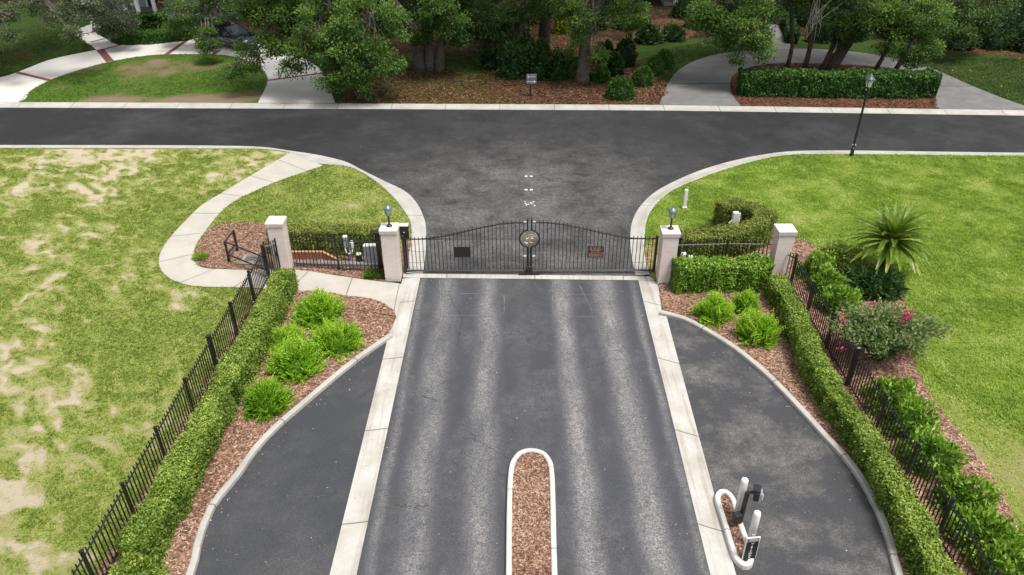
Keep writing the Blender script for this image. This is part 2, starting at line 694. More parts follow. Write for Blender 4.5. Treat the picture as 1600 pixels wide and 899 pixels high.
# ------------------------------------------------------------------ roads
sheet('ground', [V2(-260, -120), V2(260, -120), V2(260, 320), V2(-260, 320)], -.06, MT['turf_far'], 'far ground of shaded grass under everything', 0)
sheet('road', [V2(-80, 22.3), V2(80, 22.3), V2(80, 46), V2(-80, 46)], 0, MT['road'], 'dark asphalt street with worn throat behind the gate', 0)
xl, xr = -3.22, 4.23
sheet('driveway', [V2(xl - .1, -12), V2(xr + .1, -12), V2(xr + .1, 22.3), V2(xl - .1, 22.3)], 0, MT['drive'], 'two lane asphalt entrance drive with pale tyre tracks', 0)
sheet('apron', [V2(-9.2, -12), V2(xl - .3, -12), V2(xl - .3, 20.5), V2(-9.2, 20.5)], 0, MT['lane_left'], 'dark asphalt apron left of the drive inside its curved kerb', 0)
sheet('visitor_lane', [V2(xr + .3, -12), V2(9.2, -12), V2(9.2, 20.8), V2(xr + .3, 20.8)], 0, MT['lane_right'], 'asphalt visitor lane curving past the keypad island', 0)


def line(x, y0, y1):
    return [V2(x, y0), V2(x, y1)]


A = [P(657, 433), P(557, 899)]
B = [P(627, 441), P(608, 521), P(515, 899)]
A = [A[0], A[1], V2(-3.32, -12)]
B = [P(629, 436), P(608, 521), P(515, 899), V2(-3.85, -12)]
strip('gutter', A, B, [(0, .008), (.45, .004), (1, .012)], MT['strip'], 'pale concrete gutter strip on the left of the drive', 60)
A = [P(996, 433), P(1110, 899), V2(4.12, -12)]
B = [P(1027, 441), P(1150, 899), V2(4.62, -12)]
strip('gutter', A, B, [(0, .008), (.45, .004), (1, .012)], MT['strip'], 'pale concrete gutter strip on the right of the drive', 60)
strip('gate_sill', PL([(630, 428), (1030, 432.5)]), PL([(630, 434.5), (1030, 439)]), [(0, .014), (1, .016)], MT['strip'], 'pale concrete sill across the drive under the gate', 30)
# sealed detector loops cut in the drive
mb = MB()


def cutline(pts, w=.022):
    for a, b in zip(pts, pts[1:]):
        t = (b - a).normalized()
        s_ = Vector((t.y, -t.x, 0)) * w / 2
        mb.add([(q.x, q.y, .005) for q in (a - s_, b - s_, b + s_, a + s_)], [(0, 1, 2, 3)])


for lp in ([(686, 438), (689, 463), (694, 459), (780, 459), (788, 464), (788, 488), (780, 493), (696, 493), (683, 489), (689, 463)], [(863, 438), (864, 490), (868, 494), (945, 496)], [(866, 463), (892, 460), (930, 461)], [(905, 445), (925, 486)]):
    cutline(PL(lp))
tag(mb.build('loop_cuts', MT['cut']), 'thin sealed saw cuts of the gate detector loops', kind='structure')

mb = MB()
random.seed(21)
for pts in ([(745, 690), (770, 702), (792, 716)], [(722, 684), (745, 690), (738, 676)], [(676, 598), (668, 612), (690, 600), (702, 594)], [(660, 618), (672, 624), (688, 628)], [(618, 790), (640, 792), (668, 790)], [(560, 620), (590, 604), (600, 612)], [(1035, 520), (1024, 545), (1030, 560)], [(905, 560), (935, 572), (952, 566)], [(700, 455), (722, 500), (716, 540)]):
    w_ = PL(pts)
    out = [w_[0]]
    for p, q in zip(w_, w_[1:]):
        for k in range(1, 7):
            r_ = p.lerp(q, k / 6)
            out.append(r_ + Vector((random.gauss(0, .025), random.gauss(0, .03), 0)))
    cutline(out, .010)
tag(mb.build('cracks', M('asphalt crack', (.012, .012, .012), .95)), 'fine dark cracks in the asphalt of the drive', kind='structure')
# street curbs
LCa = spl([V2(-80, 35.95)] + PL([(0, 227), (340, 228), (410, 230), (455, 236), (500, 243), (540, 253), (566, 266), (600, 283), (634.5, 300), (654.6, 323), (664.7, 349), (666, 366), (665, 395), (661, 428)]))
LCl = spl([V2(-80, 35.55)] + PL([(0, 232), (340, 233), (410, 233.5), (453, 239), (497, 256), (544, 261), (577, 277), (606, 300), (628.8, 326), (641.7, 349), (643, 375), (639, 400), (635, 428)], .05))
RCa = spl([V2(80, 31.2)] + PL([(1600, 239), (1375, 236), (1300, 235.5), (1232, 237), (1180, 244), (1124, 257), (1075, 274), (1024, 300), (1000, 323), (988, 346), (985, 366), (986, 395), (993, 430)]))
RCl = spl([V2(80, 30.8)] + PL([(1600, 244.5), (1337, 242), (1232, 243), (1187, 250.5), (1131, 266), (1090, 281), (1048, 300), (1022.7, 323), (1011, 343), (1007, 375), (1007, 400), (1015, 430)], .05))
HT = [(0, .006), (.45, .012), (.7, .05), (.9, .075), (1, .07)]
strip('curb', LCa, LCl, HT, MT['curb'], 'curved concrete kerb sweeping from the street to the left gate pillar')
strip('curb', RCa, RCl, HT, MT['curb'], 'curved concrete kerb sweeping from the street to the right gate pillar')
FCa = [V2(-80, 44.1)] + PL([(0, 168.5), (520, 170.5), (1030, 173), (1600, 181)]) + [V2(80, 35.2)]
FCl = [V2(-80, 44.55)] + PL([(0, 161.5), (520, 163.5), (1030, 166), (1600, 174.5)]) + [V2(80, 35.7)]
strip('curb', FCa, FCl, [(0, .006), (.4, .012), (.62, .06), (.9, .08), (1, .07)], MT['curb'], 'straight concrete kerb along the far side of the street')

# ------------------------------------------------------------------ lawns
WALK_OUT = spl(PL([(455, 238), (425, 255), (384, 279), (349.6, 300), (318.7, 318), (284, 351), (257, 383), (248, 407.5), (254, 426), (270, 438), (297, 446.5), (340, 449), (385, 449.5), (420, 452), (468, 455), (500, 455), (542, 462.6), (579, 467), (601, 475), (617, 487), (619, 496)], .06))
WALK_IN = spl(PL([(505, 259), (455, 276), (425, 287), (396.6, 300), (364, 316), (337.5, 340), (321, 362), (305, 386), (302, 405), (308, 415.6), (324, 420), (350, 421), (388.6, 422), (420, 421.5), (466, 422), (527, 431), (570, 437), (601, 441), (624, 443), (629, 446), (630, 450)], .06))
strip('sidewalk', WALK_OUT, WALK_IN, [(0, .065), (1, .065)], MT['walk'], 'pale concrete sidewalk curling from the street to the pedestrian gate', 110)


def m_left(c):
    big = fbm(c, .17, 3, 2)
    r_ = c[:, :2] @ np.array([[.77, .64], [-.64, .77]])
    q = np.stack([r_[:, 0] * .62, r_[:, 1] * 1.15, c[:, 0] * 0], 1)
    q = q + np.stack([fbm(q, 1.1, 61, 3) - .5, fbm(q, 1.1, 62, 3) - .5, q[:, 2]], 1) * .9
    f = fbm(q, 3.3, 11, 5)
    g = fbm(q, .55, 71, 3)
    east = np.clip((c[:, 0] + 8.9) / -2.2, 0, 1)
    low = np.clip((15.5 - c[:, 1]) / 5, 0, 1)
    far = np.clip((c[:, 1] - 28.5) / 3, 0, 1) * np.clip((-10 - c[:, 0]) / 4, 0, 1)
    by = np.clip(1 - np.abs(c[:, 0] + 8.55) / .3, 0, 1)
    return (f - .5) * 2.1 + (g - .5) * 1.5 + (big - .5) * .4 + .07 + east * .17 + far * .14 + by * .28


def finegrid(name, poly, z, mat, step, mask, box, label):
    """turf as a fine grid of quads carrying the wear mask, over a plain sheet of the same turf"""
    sheet(name, poly, z - .006, mat, label, 0)
    (x0, y0), (x1, y1) = box
    nx, ny = int((x1 - x0) / step), int((y1 - y0) / step)
    gx, gy = np.meshgrid(x0 + step * np.arange(nx), y0 + step * np.arange(ny), indexing='ij')
    dep = gy * math.cos(PITCH) + CAMH * math.sin(PITCH)
    P2 = [(p[0], p[1]) for p in poly]
    ins = (inpoly(gx.ravel(), gy.ravel(), P2).reshape(nx, ny)) & (np.abs(gx) * FL / dep < 1200)
    idx = -np.ones((nx, ny), int)
    ok = ins[:-1, :-1] & ins[1:, :-1] & ins[1:, 1:] & ins[:-1, 1:]
    use = np.zeros((nx, ny), bool)
    for a_, b_ in ((0, 0), (1, 0), (1, 1), (0, 1)):
        use[a_:nx - 1 + a_, b_:ny - 1 + b_] |= ok
    idx[use] = np.arange(use.sum())
    V = np.stack([gx[use], gy[use], np.full(use.sum(), z)], 1)
    F = np.stack([idx[:-1, :-1][ok], idx[1:, :-1][ok], idx[1:, 1:][ok], idx[:-1, 1:][ok]], 1)
    o = np_mesh(name, [(V, F, mask(V), 0)], mat, aname='u')
    return tag(o, label, kind='structure')


def m_right(c):
    f = fbm(c, .8, 21, 4)
    near = np.exp(-(((c[:, 0] - 12.3) / 1.2) ** 2 + ((c[:, 1] - 13.2) / 2.2) ** 2))
    near2 = np.exp(-(((c[:, 0] - 13.3) / 1.0) ** 2 + ((c[:, 1] - 12.0) / 1.5) ** 2))
    edge = np.exp(-((c[:, 1] - 23.6) / .9) ** 2) * np.exp(-((c[:, 0] - 6.0) / .7) ** 2)
    return (f - .5) * 1.4 + .10 + near * .55 + near2 * .3 + edge * .45


def m_isl(c):
    f = fbm(c, .7, 31, 4)
    mid = np.exp(-(((c[:, 0] + 5.6) / 2.2) ** 2 + ((c[:, 1] - 28.4) / 1.6) ** 2))
    return (f - .5) * 1.4 + .06 + mid * .42


LAWN_L = [p for p in LCl if p[0] < P(453, 239)[0]] + [Vector(p) for p in WALK_OUT if p[1] > 21.25 or p[0] < -8.2][:] 
LAWN_L = [p for p in LAWN_L if p[0] <= -8.05 or p[1] > 26]
LAWN_L += [V2(-8.35, 21.2), V2(-8.35, -12), V2(-80, -12)]
finegrid('lawn', LAWN_L, .05, MT['turf_l'], .075, m_left, ((-30.5, 7.5), (-8.3, 36)), 'patchy lawn with bare sandy spots left of the fence')
LAWN_I = [p for p in LCl if p[0] >= P(489, 256)[0] and p[1] > 22.6] + [V2(-3.75, 22.6), V2(-8.2, 22.9)] + [p for p in reversed(WALK_IN) if p[1] > 22.9 and p[0] < -7.0]
gridded('lawn', LAWN_I, .045, MT['turf_l'], .25, m_isl, 'small lawn between the sidewalk and the curved kerb')
RB = PL([(1036, 485), (1073, 495), (1120, 520), (1154, 541.7), (1200, 579), (1246, 625), (1293, 676), (1339, 726), (1377, 790), (1398, 844.5), (1412, 899)], .12)
RB = spl(RB + [V2(8.25, 8), V2(8.4, 4), V2(8.4, -12)])
LAWN_R = [p for p in RCl] + [P(1030, 445), P(1033, 470)] + RB + [V2(80, -12)]
gridded('lawn', LAWN_R, .045, MT['turf_r'], .3, m_right, 'bright green lawn on the right side of the entrance')

# ------------------------------------------------------------------ beds, kerbs round them
LB = PL([(606, 521), (558, 554), (516, 587), (474, 622.5), (430, 660), (394, 697), (368, 734.5), (325, 788), (303, 846), (289, 899)], .12)
LB = spl(LB + [V2(-7.55, 8), V2(-7.75, 4), V2(-7.75, -12)])
kerb('curb', [p + Vector((.075, -.03, 0)) for p in LB], .16, .12, MT['curb'], 'curved raised kerb between the left bed and the asphalt apron')
kerb('curb', [p + Vector((-.075, -.03, 0)) for p in RB], .17, .12, MT['curb'], 'curved raised kerb between the right bed and the visitor lane')
BED_L = [p for p in WALK_OUT if p[0] > -8.35 and p[1] < 21.4 and p[1] > 19] + [P(619, 497)] + LB + [V2(-8.9, -12), V2(-8.75, 10), V2(-8.55, 21.15)]
sheet('mulch_bed', BED_L, .075, MT['mulch'], 'bark mulch bed between the left hedge and the curved kerb')
BED_H = PL([(341, 349), (375, 348), (412, 349), (446, 366), (448, 420), (388, 421), (350, 420), (325, 418.5), (309, 414), (303.5, 405), (306, 388), (321, 364)], .05)
sheet('mulch_bed', spl(BED_H + BED_H[:1], .4)[:-1], .058, MT['mulch'], 'mulch bed with the storm drain inside the sidewalk curl')
BED_F = PL([(448, 380), (592, 392), (628, 385), (630, 372), (641, 375), (638, 424), (601, 440), (527, 430), (466, 421.5), (448, 420)], .05)
sheet('mulch_bed', BED_F, .056, MT['mulch'], 'strip of mulch along the left front fence')
BR = PL([(1600, 849), (1558, 756), (1516, 697), (1453, 617), (1428, 562), (1420, 500), (1413, 467), (1395, 430), (1330, 402), (1285, 392), (1262, 378), (1236, 370), (1212, 352), (1195, 362), (1140, 385), (1066, 376), (1058, 440), (1029, 441)], .05)
BED_R = RB[:-1] + [V2(8.4, -12), V2(12.5, -12), V2(11.6, 8.5)] + spl(BR, .5)
sheet('mulch_bed', BED_R, .06, MT['mulch'], 'long bark mulch bed along the right hedge and fence')
sheet('mulch_bed', PL([(1008, 372), (1019, 368), (1030, 380), (1028, 430), (1010, 428)], .05), .058, MT['mulch'], 'small patch of mulch beside the right gate pillar')
sheet('soil_patch', spl(PL([(1085, 358), (1098, 350), (1116, 349), (1125, 355), (1112, 363), (1092, 364), (1085, 358)], .05), .3)[:-1], .053, MT['litter'], 'bare soil at the open end of the curled hedge', skirt=.004)

# centre island
CI = [(795, 899), (799.5, 729), (803.5, 718), (813.5, 706.5), (829.5, 702.5), (848, 707), (858, 719), (861, 729), (866.5, 899)]
CI = [P(a, b, .12) for a, b in CI]
ci = spl([V2(-.02, 4)] + CI + [V2(.78, 4)], .06)
kerb('curb', ci, .125, .13, MT['curb_white'], 'white painted kerb round the centre island')
sheet('mulch_bed', [V2(p[0], p[1]) for p in ci], .08, MT['mulch'], 'bark mulch filling the round ended centre island')
# keypad island
KI = PL([(1123, 786), (1121.5, 775), (1127, 767.5), (1135, 768), (1144, 777), (1155, 812), (1168, 850), (1173.5, 872), (1170, 880), (1162, 880.5), (1152, 872), (1145, 856), (1134, 820)], .13)
ki = spl(KI + KI[:1], .05)[:-1]
kerb('curb', ki, .125, .15, MT['curb_white'], 'white painted kerb round the keypad island', closed=True)
sheet('mulch_bed', [V2(p[0], p[1]) for p in ki], .09, MT['mulch'], 'narrow mulch bed inside the keypad island')

# ------------------------------------------------------------------ beyond the street
def m_far(c):
    return (fbm(c, .5, 41, 3) - .5) * 1.2 + .1


FARL = FCl + [V2(110, 35), V2(110, 160), V2(-110, 160), V2(-110, 46)]
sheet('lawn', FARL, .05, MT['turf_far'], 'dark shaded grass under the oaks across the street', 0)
DL_o = [V2(-45, 42.6)] + PL([(0, 123), (27, 115), (81, 94.5), (155, 79), (186, 72.6), (246, 67), (304, 62), (380, 64), (440, 78), (480, 96), (503, 113), (524, 163)])
DL_i = [V2(-34, 41.5)] + PL([(30, 161.5), (50, 143), (78, 127.6), (118, 113), (169, 99), (236, 88), (287, 86.5), (354, 88.5), (395, 99.6), (412, 112), (418.5, 125), (414, 142), (403, 162.7)])
strip('driveway', spl(DL_o), spl(DL_i), [(0, .072), (1, .072)], MT['drive_white'], 'pale looping driveway with red brick bands across the street', 90)
WKo = PL([(152, 80), (120, 56), (122, 48), (135, 42), (158, 36)])
WKi = PL([(187, 72.5), (165, 62), (150, 52), (150, 46), (168, 42)])
strip('path', spl(WKo), spl(WKi), [(0, .068), (1, .068)], MT['drive_white'], 'pale garden path leading off the looping driveway', 30)
mb = MB()
for a, b, w in (((27, 115), (80, 128), .3), ((157, 79.5), (172.5, 98), .5), ((295, 63), (261, 86.5), .34), ((343, 80), (333, 87.5), .34), ((415, 94), (397, 99), .3), ((507, 116), (419.5, 127.6), .3), ((158, 80), (187, 72.6), .26), ((143, 67.5), (164, 62), .22), ((128.5, 55), (151, 51), .22)):
    p, q = P(*a), P(*b)
    t = (q - p).normalized()
    s_ = Vector((t.y, -t.x, 0)) * w / 2
    mb.add([(k.x, k.y, .077) for k in (p - s_, q - s_, q + s_, p + s_)], [(0, 1, 2, 3)])
tag(mb.build('paver_bands', MT['brick_red']), 'red brick bands set across the pale driveway and path', kind='structure')


def m_oval(c):
    t = fbm(c, .6, 51, 4)
    a = np.exp(-(((c[:, 0] + 23.0) / 5.0) ** 2 + ((c[:, 1] - 48.6) / 2.6) ** 2))
    b = np.exp(-((c[:, 1] - 42.0) / 1.1) ** 2) * np.clip((c[:, 0] + 28) / 6, 0, 1)
    return (t - .5) * 2.2 + a * .95 + b * .85 - .0


MT['turf_oval'] = turf('oval turf', [(.03, .065, .008), (.055, .115, .012), (.085, .15, .018), (.14, .16, .04)], [(.16, .125, .065), (.24, .18, .115)])
OVAL = spl(DL_i[1:]) + PL([(400, 163), (30, 161.7)])
gridded('lawn', OVAL[:-2], .064, MT['turf_oval'], .35, m_oval, 'oval lawn with brown patches inside the looping driveway')
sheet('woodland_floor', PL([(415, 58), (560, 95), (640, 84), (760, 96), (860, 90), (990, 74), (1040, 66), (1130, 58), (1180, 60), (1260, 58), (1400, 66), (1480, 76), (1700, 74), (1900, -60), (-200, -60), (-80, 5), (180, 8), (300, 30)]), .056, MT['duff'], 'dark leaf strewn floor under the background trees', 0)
BC = PL([(528, 164), (556, 140), (600, 118), (640, 110), (700, 113), (758, 118), (776, 90), (840, 60), (940, 58), (985, 80), (1000, 96), (1004, 112), (1036, 128), (1042, 145), (1029, 166)])
sheet('leaf_litter', spl(BC, 1.0) + PL([(1029, 166.4), (528, 164)]), .062, MT['litter'], 'brown leaf litter and mulch under the oaks', 0)
DR_o = PL([(1030, 165.5), (1038, 145), (1049, 124), (1062, 110), (1085, 97), (1124, 86), (1165, 81), (1206, 79), (1262, 78), (1337, 83), (1390, 92), (1450, 107), (1525, 139), (1600, 167), (1640, 176)])
DR_i = PL([(1157.5, 167.6), (1145, 152), (1140.6, 138), (1144, 122), (1158, 112), (1180, 105), (1225, 100.5), (1319, 103), (1380, 107), (1412, 112), (1440, 124), (1455.6, 140), (1462, 155), (1465, 171.7), (1500, 174)])
strip('driveway', spl(DR_o), spl(DR_i), [(0, .072), (1, .072)], MT['drive_grey'], 'grey concrete loop driveway on the right across the street', 80)
strip('path', PL([(1206, 79.5), (1206, 62), (1200, 40)]), PL([(1240, 79.5), (1228, 62), (1213, 40)]), [(0, .068), (1, .068)], MT['drive_grey'], 'grey path from the loop driveway to the brick steps', 12)
sheet('mulch_bed', spl(DR_i[:-1], .6), .064, MT['mulch_red'], 'red mulch island inside the grey loop driveway', 0)
mb = MB()
for a, b, w in (((1049, 133), (1140, 133), .12), ((1206, 79.6), (1240, 79.6), .1), ((1210, 63), (1228, 63), .1), ((1458, 137), (1520, 136.5), .1)):
    p, q = P(*a), P(*b)
    s_ = Vector((0, w / 2, 0))
    mb.add([(k.x, k.y, .0765) for k in (p - s_, q - s_, q + s_, p + s_)], [(0, 1, 2, 3)])
tag(mb.build('driveway_joints', MT['seam']), 'dark joints across the grey loop driveway', kind='structure')
for k, (pts, lb) in enumerate(((PL([(985, 72), (1000, 40), (1040, 30), (1085, 40), (1075, 62), (1030, 70)]), 'reddish mulch bed behind the round clipped bushes'), (PL([(1470, 84), (1500, 70), (1640, 66), (1660, 92), (1560, 88)]), 'reddish mulch strip below the dark shrubs at upper right'), (PL([(-10, 98), (-10, 78), (30, 74), (52, 82), (40, 92), (10, 98)]), 'round mulch ring under the oak at upper left'), (PL([(190, 76), (178, 66), (200, 42), (310, 30), (320, 52), (300, 62), (240, 70)]), 'planting bed along the porch of the left house'))):
    sheet('mulch_bed', spl(pts + pts[:1], .8)[:-1], .061, MT['litter'], lb, 0)
# ------------------------------------------------------------------ built things
MT['black'] = M('black powder coated metal', (.012, .012, .013), .42, (.018, .018, .019), 9)
MT['black_matte'] = M('black plastic', (.015, .015, .016), .6)
MT['white_paint'] = M('white paint', (.74, .74, .72), .5, (.66, .65, .62), 7)
MT['offwhite'] = M('off white plastic', (.62, .62, .60), .5, (.55, .55, .54), 9)
MT['grey_box'] = M('grey utility steel', (.30, .33, .36), .5, (.25, .28, .31), 6)
MT['light_grey'] = M('light grey cap', (.60, .62, .63), .5)
MT['verdigris'] = M('weathered blue grey metal', (.20, .27, .34), .4, (.12, .16, .2), 30, metal=.4)
MT['gold'] = M('gilded metal', (.55, .40, .13), .35, (.42, .30, .10), 40, metal=.7)
MT['silver'] = M('bright reflector', (.85, .82, .70), .25)
MT['copper'] = M('copper lettering', (.62, .36, .26), .5)
MT['plaque'] = M('dark bronze plaque', (.030, .017, .012), .5)
MT['amber'] = M('amber reflector', (.8, .62, .30), .3)
MT['terracotta'] = M('terracotta brick edging', (.33, .12, .06), .8, (.24, .085, .045), 9)
MT['sand'] = M('yellow capping', (.42, .31, .15), .8)
MT['concrete_dark'] = M('weathered concrete', (.26, .25, .23), .9, (.15, .145, .135), 3)
MT['hole'] = M('dark opening', (.02, .02, .02), .9)


def glass_mat(name, col, rough=.12, alpha=.0):
    m, nt, b, new, ln = base_mat(name)
    setin(b, Base_Color=c4(col), Roughness=rough)
    b.inputs['Transmission Weight'].default_value = alpha
    return m


MT['glass'] = glass_mat('lantern glass', (.75, .78, .80), .12, .55)
MT['frost'] = glass_mat('frosted lantern glass', (.80, .81, .80), .3, .25)
MT['car_glass'] = glass_mat('car window', (.02, .025, .03), .05)
MT['bulb'] = M('lamp bulb', (.8, .62, .45), .3)


def painted_brick():
    m, nt, b, new, ln = base_mat('painted pinkish brick')
    br = new('ShaderNodeTexBrick')
    sx = new('ShaderNodeSeparateXYZ')
    ln(pos(nt), sx.inputs[0])
    cm = new('ShaderNodeCombineXYZ')
    ln(math_(nt, 'ADD', sx.outputs[0], sx.outputs[1]), cm.inputs[0])
    ln(sx.outputs[2], cm.inputs[1])
    ln(cm.outputs[0], br.inputs['Vector'])
    setin(br, Scale=1.0, Mortar_Size=.008, Color1=c4((.66, .575, .54)), Color2=c4((.61, .52, .485)), Mortar=c4((.56, .475, .44)))
    br.inputs['Brick Width'].default_value = .215
    br.inputs['Row Height'].default_value = .077
    dirt = ramp(nt, noise(nt, 2.2, 6, .7), [(.5, 0.0), (.8, .35)])
    ln(mixc(nt, dirt, br.outputs['Color'], (.38, .33, .30)), b.inputs['Base Color'])
    setin(b, Roughness=.8)
    bump(nt, b, br.outputs['Fac'], -.3, .006)
    return m


MT['pillar'] = painted_brick()
MT['cap'] = M('painted brick cap', (.66, .58, .55), .8, (.57, .49, .46), 12, .4, 30)


def pillar(loc, label):
    t = thing('gate_pillar', (loc[0], loc[1], 0), label, 'pillar', 'brick pillars of the gateway')
    x, y = loc
    mb = MB()
    mb.box((x, y, .90), (.52, .52, 1.80))
    mb.build('shaft', MT['pillar'], t)
    mb = MB()
    mb.box((x, y, 1.875), (.585, .585, .075), mi=0)
    mb.box((x, y, 1.947), (.61, .61, .066), bev=.008)
    mb.build('cap', [MT['cap']], t)
    return t


PIL = {'OL': (-8.0, 22.79), 'IL': (-4.08, 22.23), 'IR': (5.22, 21.90), 'OR': (9.04, 21.97)}
pillar(PIL['OL'], 'painted brick pillar beside the pedestrian gate and the storm drain rail')
pillar(PIL['IL'], 'painted brick pillar with a lantern, standing where the sidewalk meets the drive')
pillar(PIL['IR'], 'painted brick pillar with a lantern, standing at the end of the short clipped hedge')
pillar(PIL['OR'], 'painted brick pillar without a lantern nearest the sago palm')


def pillar_lamp(x, y, label):
    z = 1.98
    t = thing('pillar_lantern', (x, y, z), label, 'lantern', 'lanterns on the gate pillars')
    mb = MB()
    mb.lathe([(.10, 0), (.10, .02), (.085, .035), (.075, .05), (.04, .065), (.032, .1), (.028, .34), (.036, .36), (.05, .39)], (x, y, z), 16)
    mb.build('post', MT['black'], t, True)
    mb = MB()
    mb.lathe([(.045, .39), (.075, .42), (.098, .50), (.105, .60), (.10, .64)], (x, y, z), 12)
    mb.build('globe', MT['glass'], t, True)
    mb = MB()
    mb.lathe([(.02, .395), (.03, .43), (.035, .48), (.02, .53), (.005, .55)], (x, y, z), 10)
    mb.build('bulb', MT['bulb'], t, True)
    mb = MB()
    for k in range(6):
        a = 1.047 * k
        mb.tube([(x + math.cos(a) * r, y + math.sin(a) * r, z + h) for r, h in ((.05, .39), (.082, .42), (.103, .50), (.11, .60), (.106, .645))], .007, 4)
    mb.build('cage', MT['black'], t)
    mb = MB()
    mb.lathe([(.135, .63), (.14, .645), (.10, .70), (.05, .745), (.022, .765), (.016, .79), (.024, .805), (.0, .83)], (x, y, z), 14)
    mb.build('roof', MT['verdigris'], t, True)


pillar_lamp(-4.07, 22.27, 'black lantern on the brick pillar left of the gate')
pillar_lamp(5.24, 21.95, 'black lantern on the brick pillar right of the gate')

# ---- fences: picket meshes are shared, every post and picket is an object
_pk = {}


def picket_mesh(h, r=.0115):
    key = (round(h, 2), r)
    if key not in _pk:
        mb = MB()
        v = []
        mb.loft([[(a * r * k, b * r * k, z) for a, b in ((-1, -1), (1, -1), (1, 1), (-1, 1))] for z, k in ((0, 1), (h - .035, 1), (h - .03, 1.2), (h, .15))])
        me = bpy.data.meshes.new('picket')
        me.from_pydata(mb.v, [], mb.f)
        me.materials.append(MT['black'])
        _pk[key] = me
    return _pk[key]


def pickets(parent, a, b, zb, h, gap=.125, hfun=None, skip=None):
    L = (b - a).length
    n = max(1, int(round(L / gap)) - 1)
    base = WL[parent.name]
    for i in range(1, n + 1):
        p = a.lerp(b, i / (n + 1))
        hh = h if hfun is None else hfun(i / (n + 1))
        z0 = zb
        if skip:
            z0 = skip(i / (n + 1), zb)
        o = bpy.data.objects.new('picket', picket_mesh(hh - (z0 - zb)))
        C.objects.link(o)
        o.parent = parent
        o.location = (p.x - base.x, p.y - base.y, z0 - base.z)


def fence_post(mb, x, y, h, s=.032, cap=True):
    mb.box((x, y, h / 2), (s * 2, s * 2, h))
    if cap:
        mb.box((x, y, h + .012), (s * 2 + .016, s * 2 + .016, .024))
        mb.box((x, y, h + .036), (s * 2, s * 2, .024), top=.3)


def fence(label, pts, h, zb=.14, rails=(.16, -.13), gap=.132, big=(), noends=(False, False), cat='fence', group=None, dz=None):
    t = thing('fence', (pts[0].x, pts[0].y, 0), label, cat, group)
    for i, p in enumerate(pts):
        if (i == 0 and noends[0]) or (i == len(pts) - 1 and noends[1]):
            continue
        mb = MB()
        bg = i in big
        fence_post(mb, p.x, p.y, h + (.08 if bg else .03), .055 if bg else .03)
        mb.build('post', MT['black'], t)
    for ip, (a, b) in enumerate(zip(pts, pts[1:])):
        d = (b - a).normalized()
        z_ = dz[ip] if dz else 0.0
        pn = bpy.data.objects.new('panel', None)
        C.objects.link(pn)
        pn.empty_display_size = .1
        pn.parent = t
        WL[pn.name] = WL[t.name].copy()
        for r in (rails[0], h + rails[1]):
            mb = MB()
            mb.bar((a.x + d.x * .03, a.y + d.y * .03, r), (b.x - d.x * .03, b.y - d.y * .03, r), .017)
            mb.v = [(v[0], v[1], v[2] + z_) for v in mb.v]
            mb.build('rail', MT['black'], pn)
        pickets(pn, a, b, zb - .06 + z_, h - zb + .06, gap)
    return t


yl = [22.16, 20.55, 18.72, 16.95, 15.13, 13.31, 11.55, 9.77, 7.95]
LF = [V2(-8.39 - (22 - y) * .008, y) for y in yl]
fence('black metal picket fence between the patchy left lawn and the long hedge', LF, 1.25, big=(0, 3), group=None)
yr_ = [21.40, 19.66, 17.92, 16.20, 14.30, 12.62, 10.97, 9.18, 7.4]
RF = [V2(9.17, 22.0 - .28)] + [V2(9.36 - (22 - y) * .011, y) for y in yr_]
fence('black metal picket fence beside the right hedge, running down to the lower corner', RF, 1.25, big=(4,), noends=(True, False))
# front fences between pillars (stepped by one panel)
fence('black picket panel fence with utility boxes behind it, between the two left pillars', [V2(-7.72, 22.92), V2(-6.07, 22.70), V2(-4.36, 22.52)], 1.42, noends=(True, True), zb=.12, rails=(.17, -.14), dz=(.04, -.06))
fence('black picket panel fence in front of the curled hedge, between the two right pillars', [V2(5.52, 22.10), V2(7.28, 22.18), V2(8.76, 22.12)], 1.42, noends=(True, True), zb=.10, rails=(.17, -.14))
# pedestrian gate
t = thing('pedestrian_gate', (-8.36, 22.2, 0), 'narrow black picket gate leaf between its latch post and the outer left pillar', 'gate')
a, b = V2(-8.36, 22.26), V2(-8.10, 22.50)
a, b = V2(-8.385, 22.28), V2(-8.06, 22.52)
mb = MB()
for p in (a, b):
    fence_post(mb, p.x, p.y, 1.42, .022, False)
for r in (.16, 1.22):
    mb.bar((a.x, a.y, r), (b.x, b.y, r), .016)
mb.build('frame', MT['black'], t)
pickets(t, a, b, .1, 1.28, .085)
mb = MB()
mb.box((b.x - .02, b.y - .05, .85), (.09, .06, .16))
mb.build('latch', MT['black_matte'], t)

# ---- main double gate
GH = [Vector((-3.70, 22.50, 0)), Vector((.58, 22.46, 0)), Vector((4.93, 22.42, 0))]
CEN = Vector((.605, 22.46, 1.37))
CR = .335


def s_top(k):
    """height of the curved top rail; k 0 at hinge, 1 at the middle"""
    e = min(max((k - .10) / .84, 0), 1)
    e = e * e * (3 - 2 * e)
    return 1.36 + e * .62


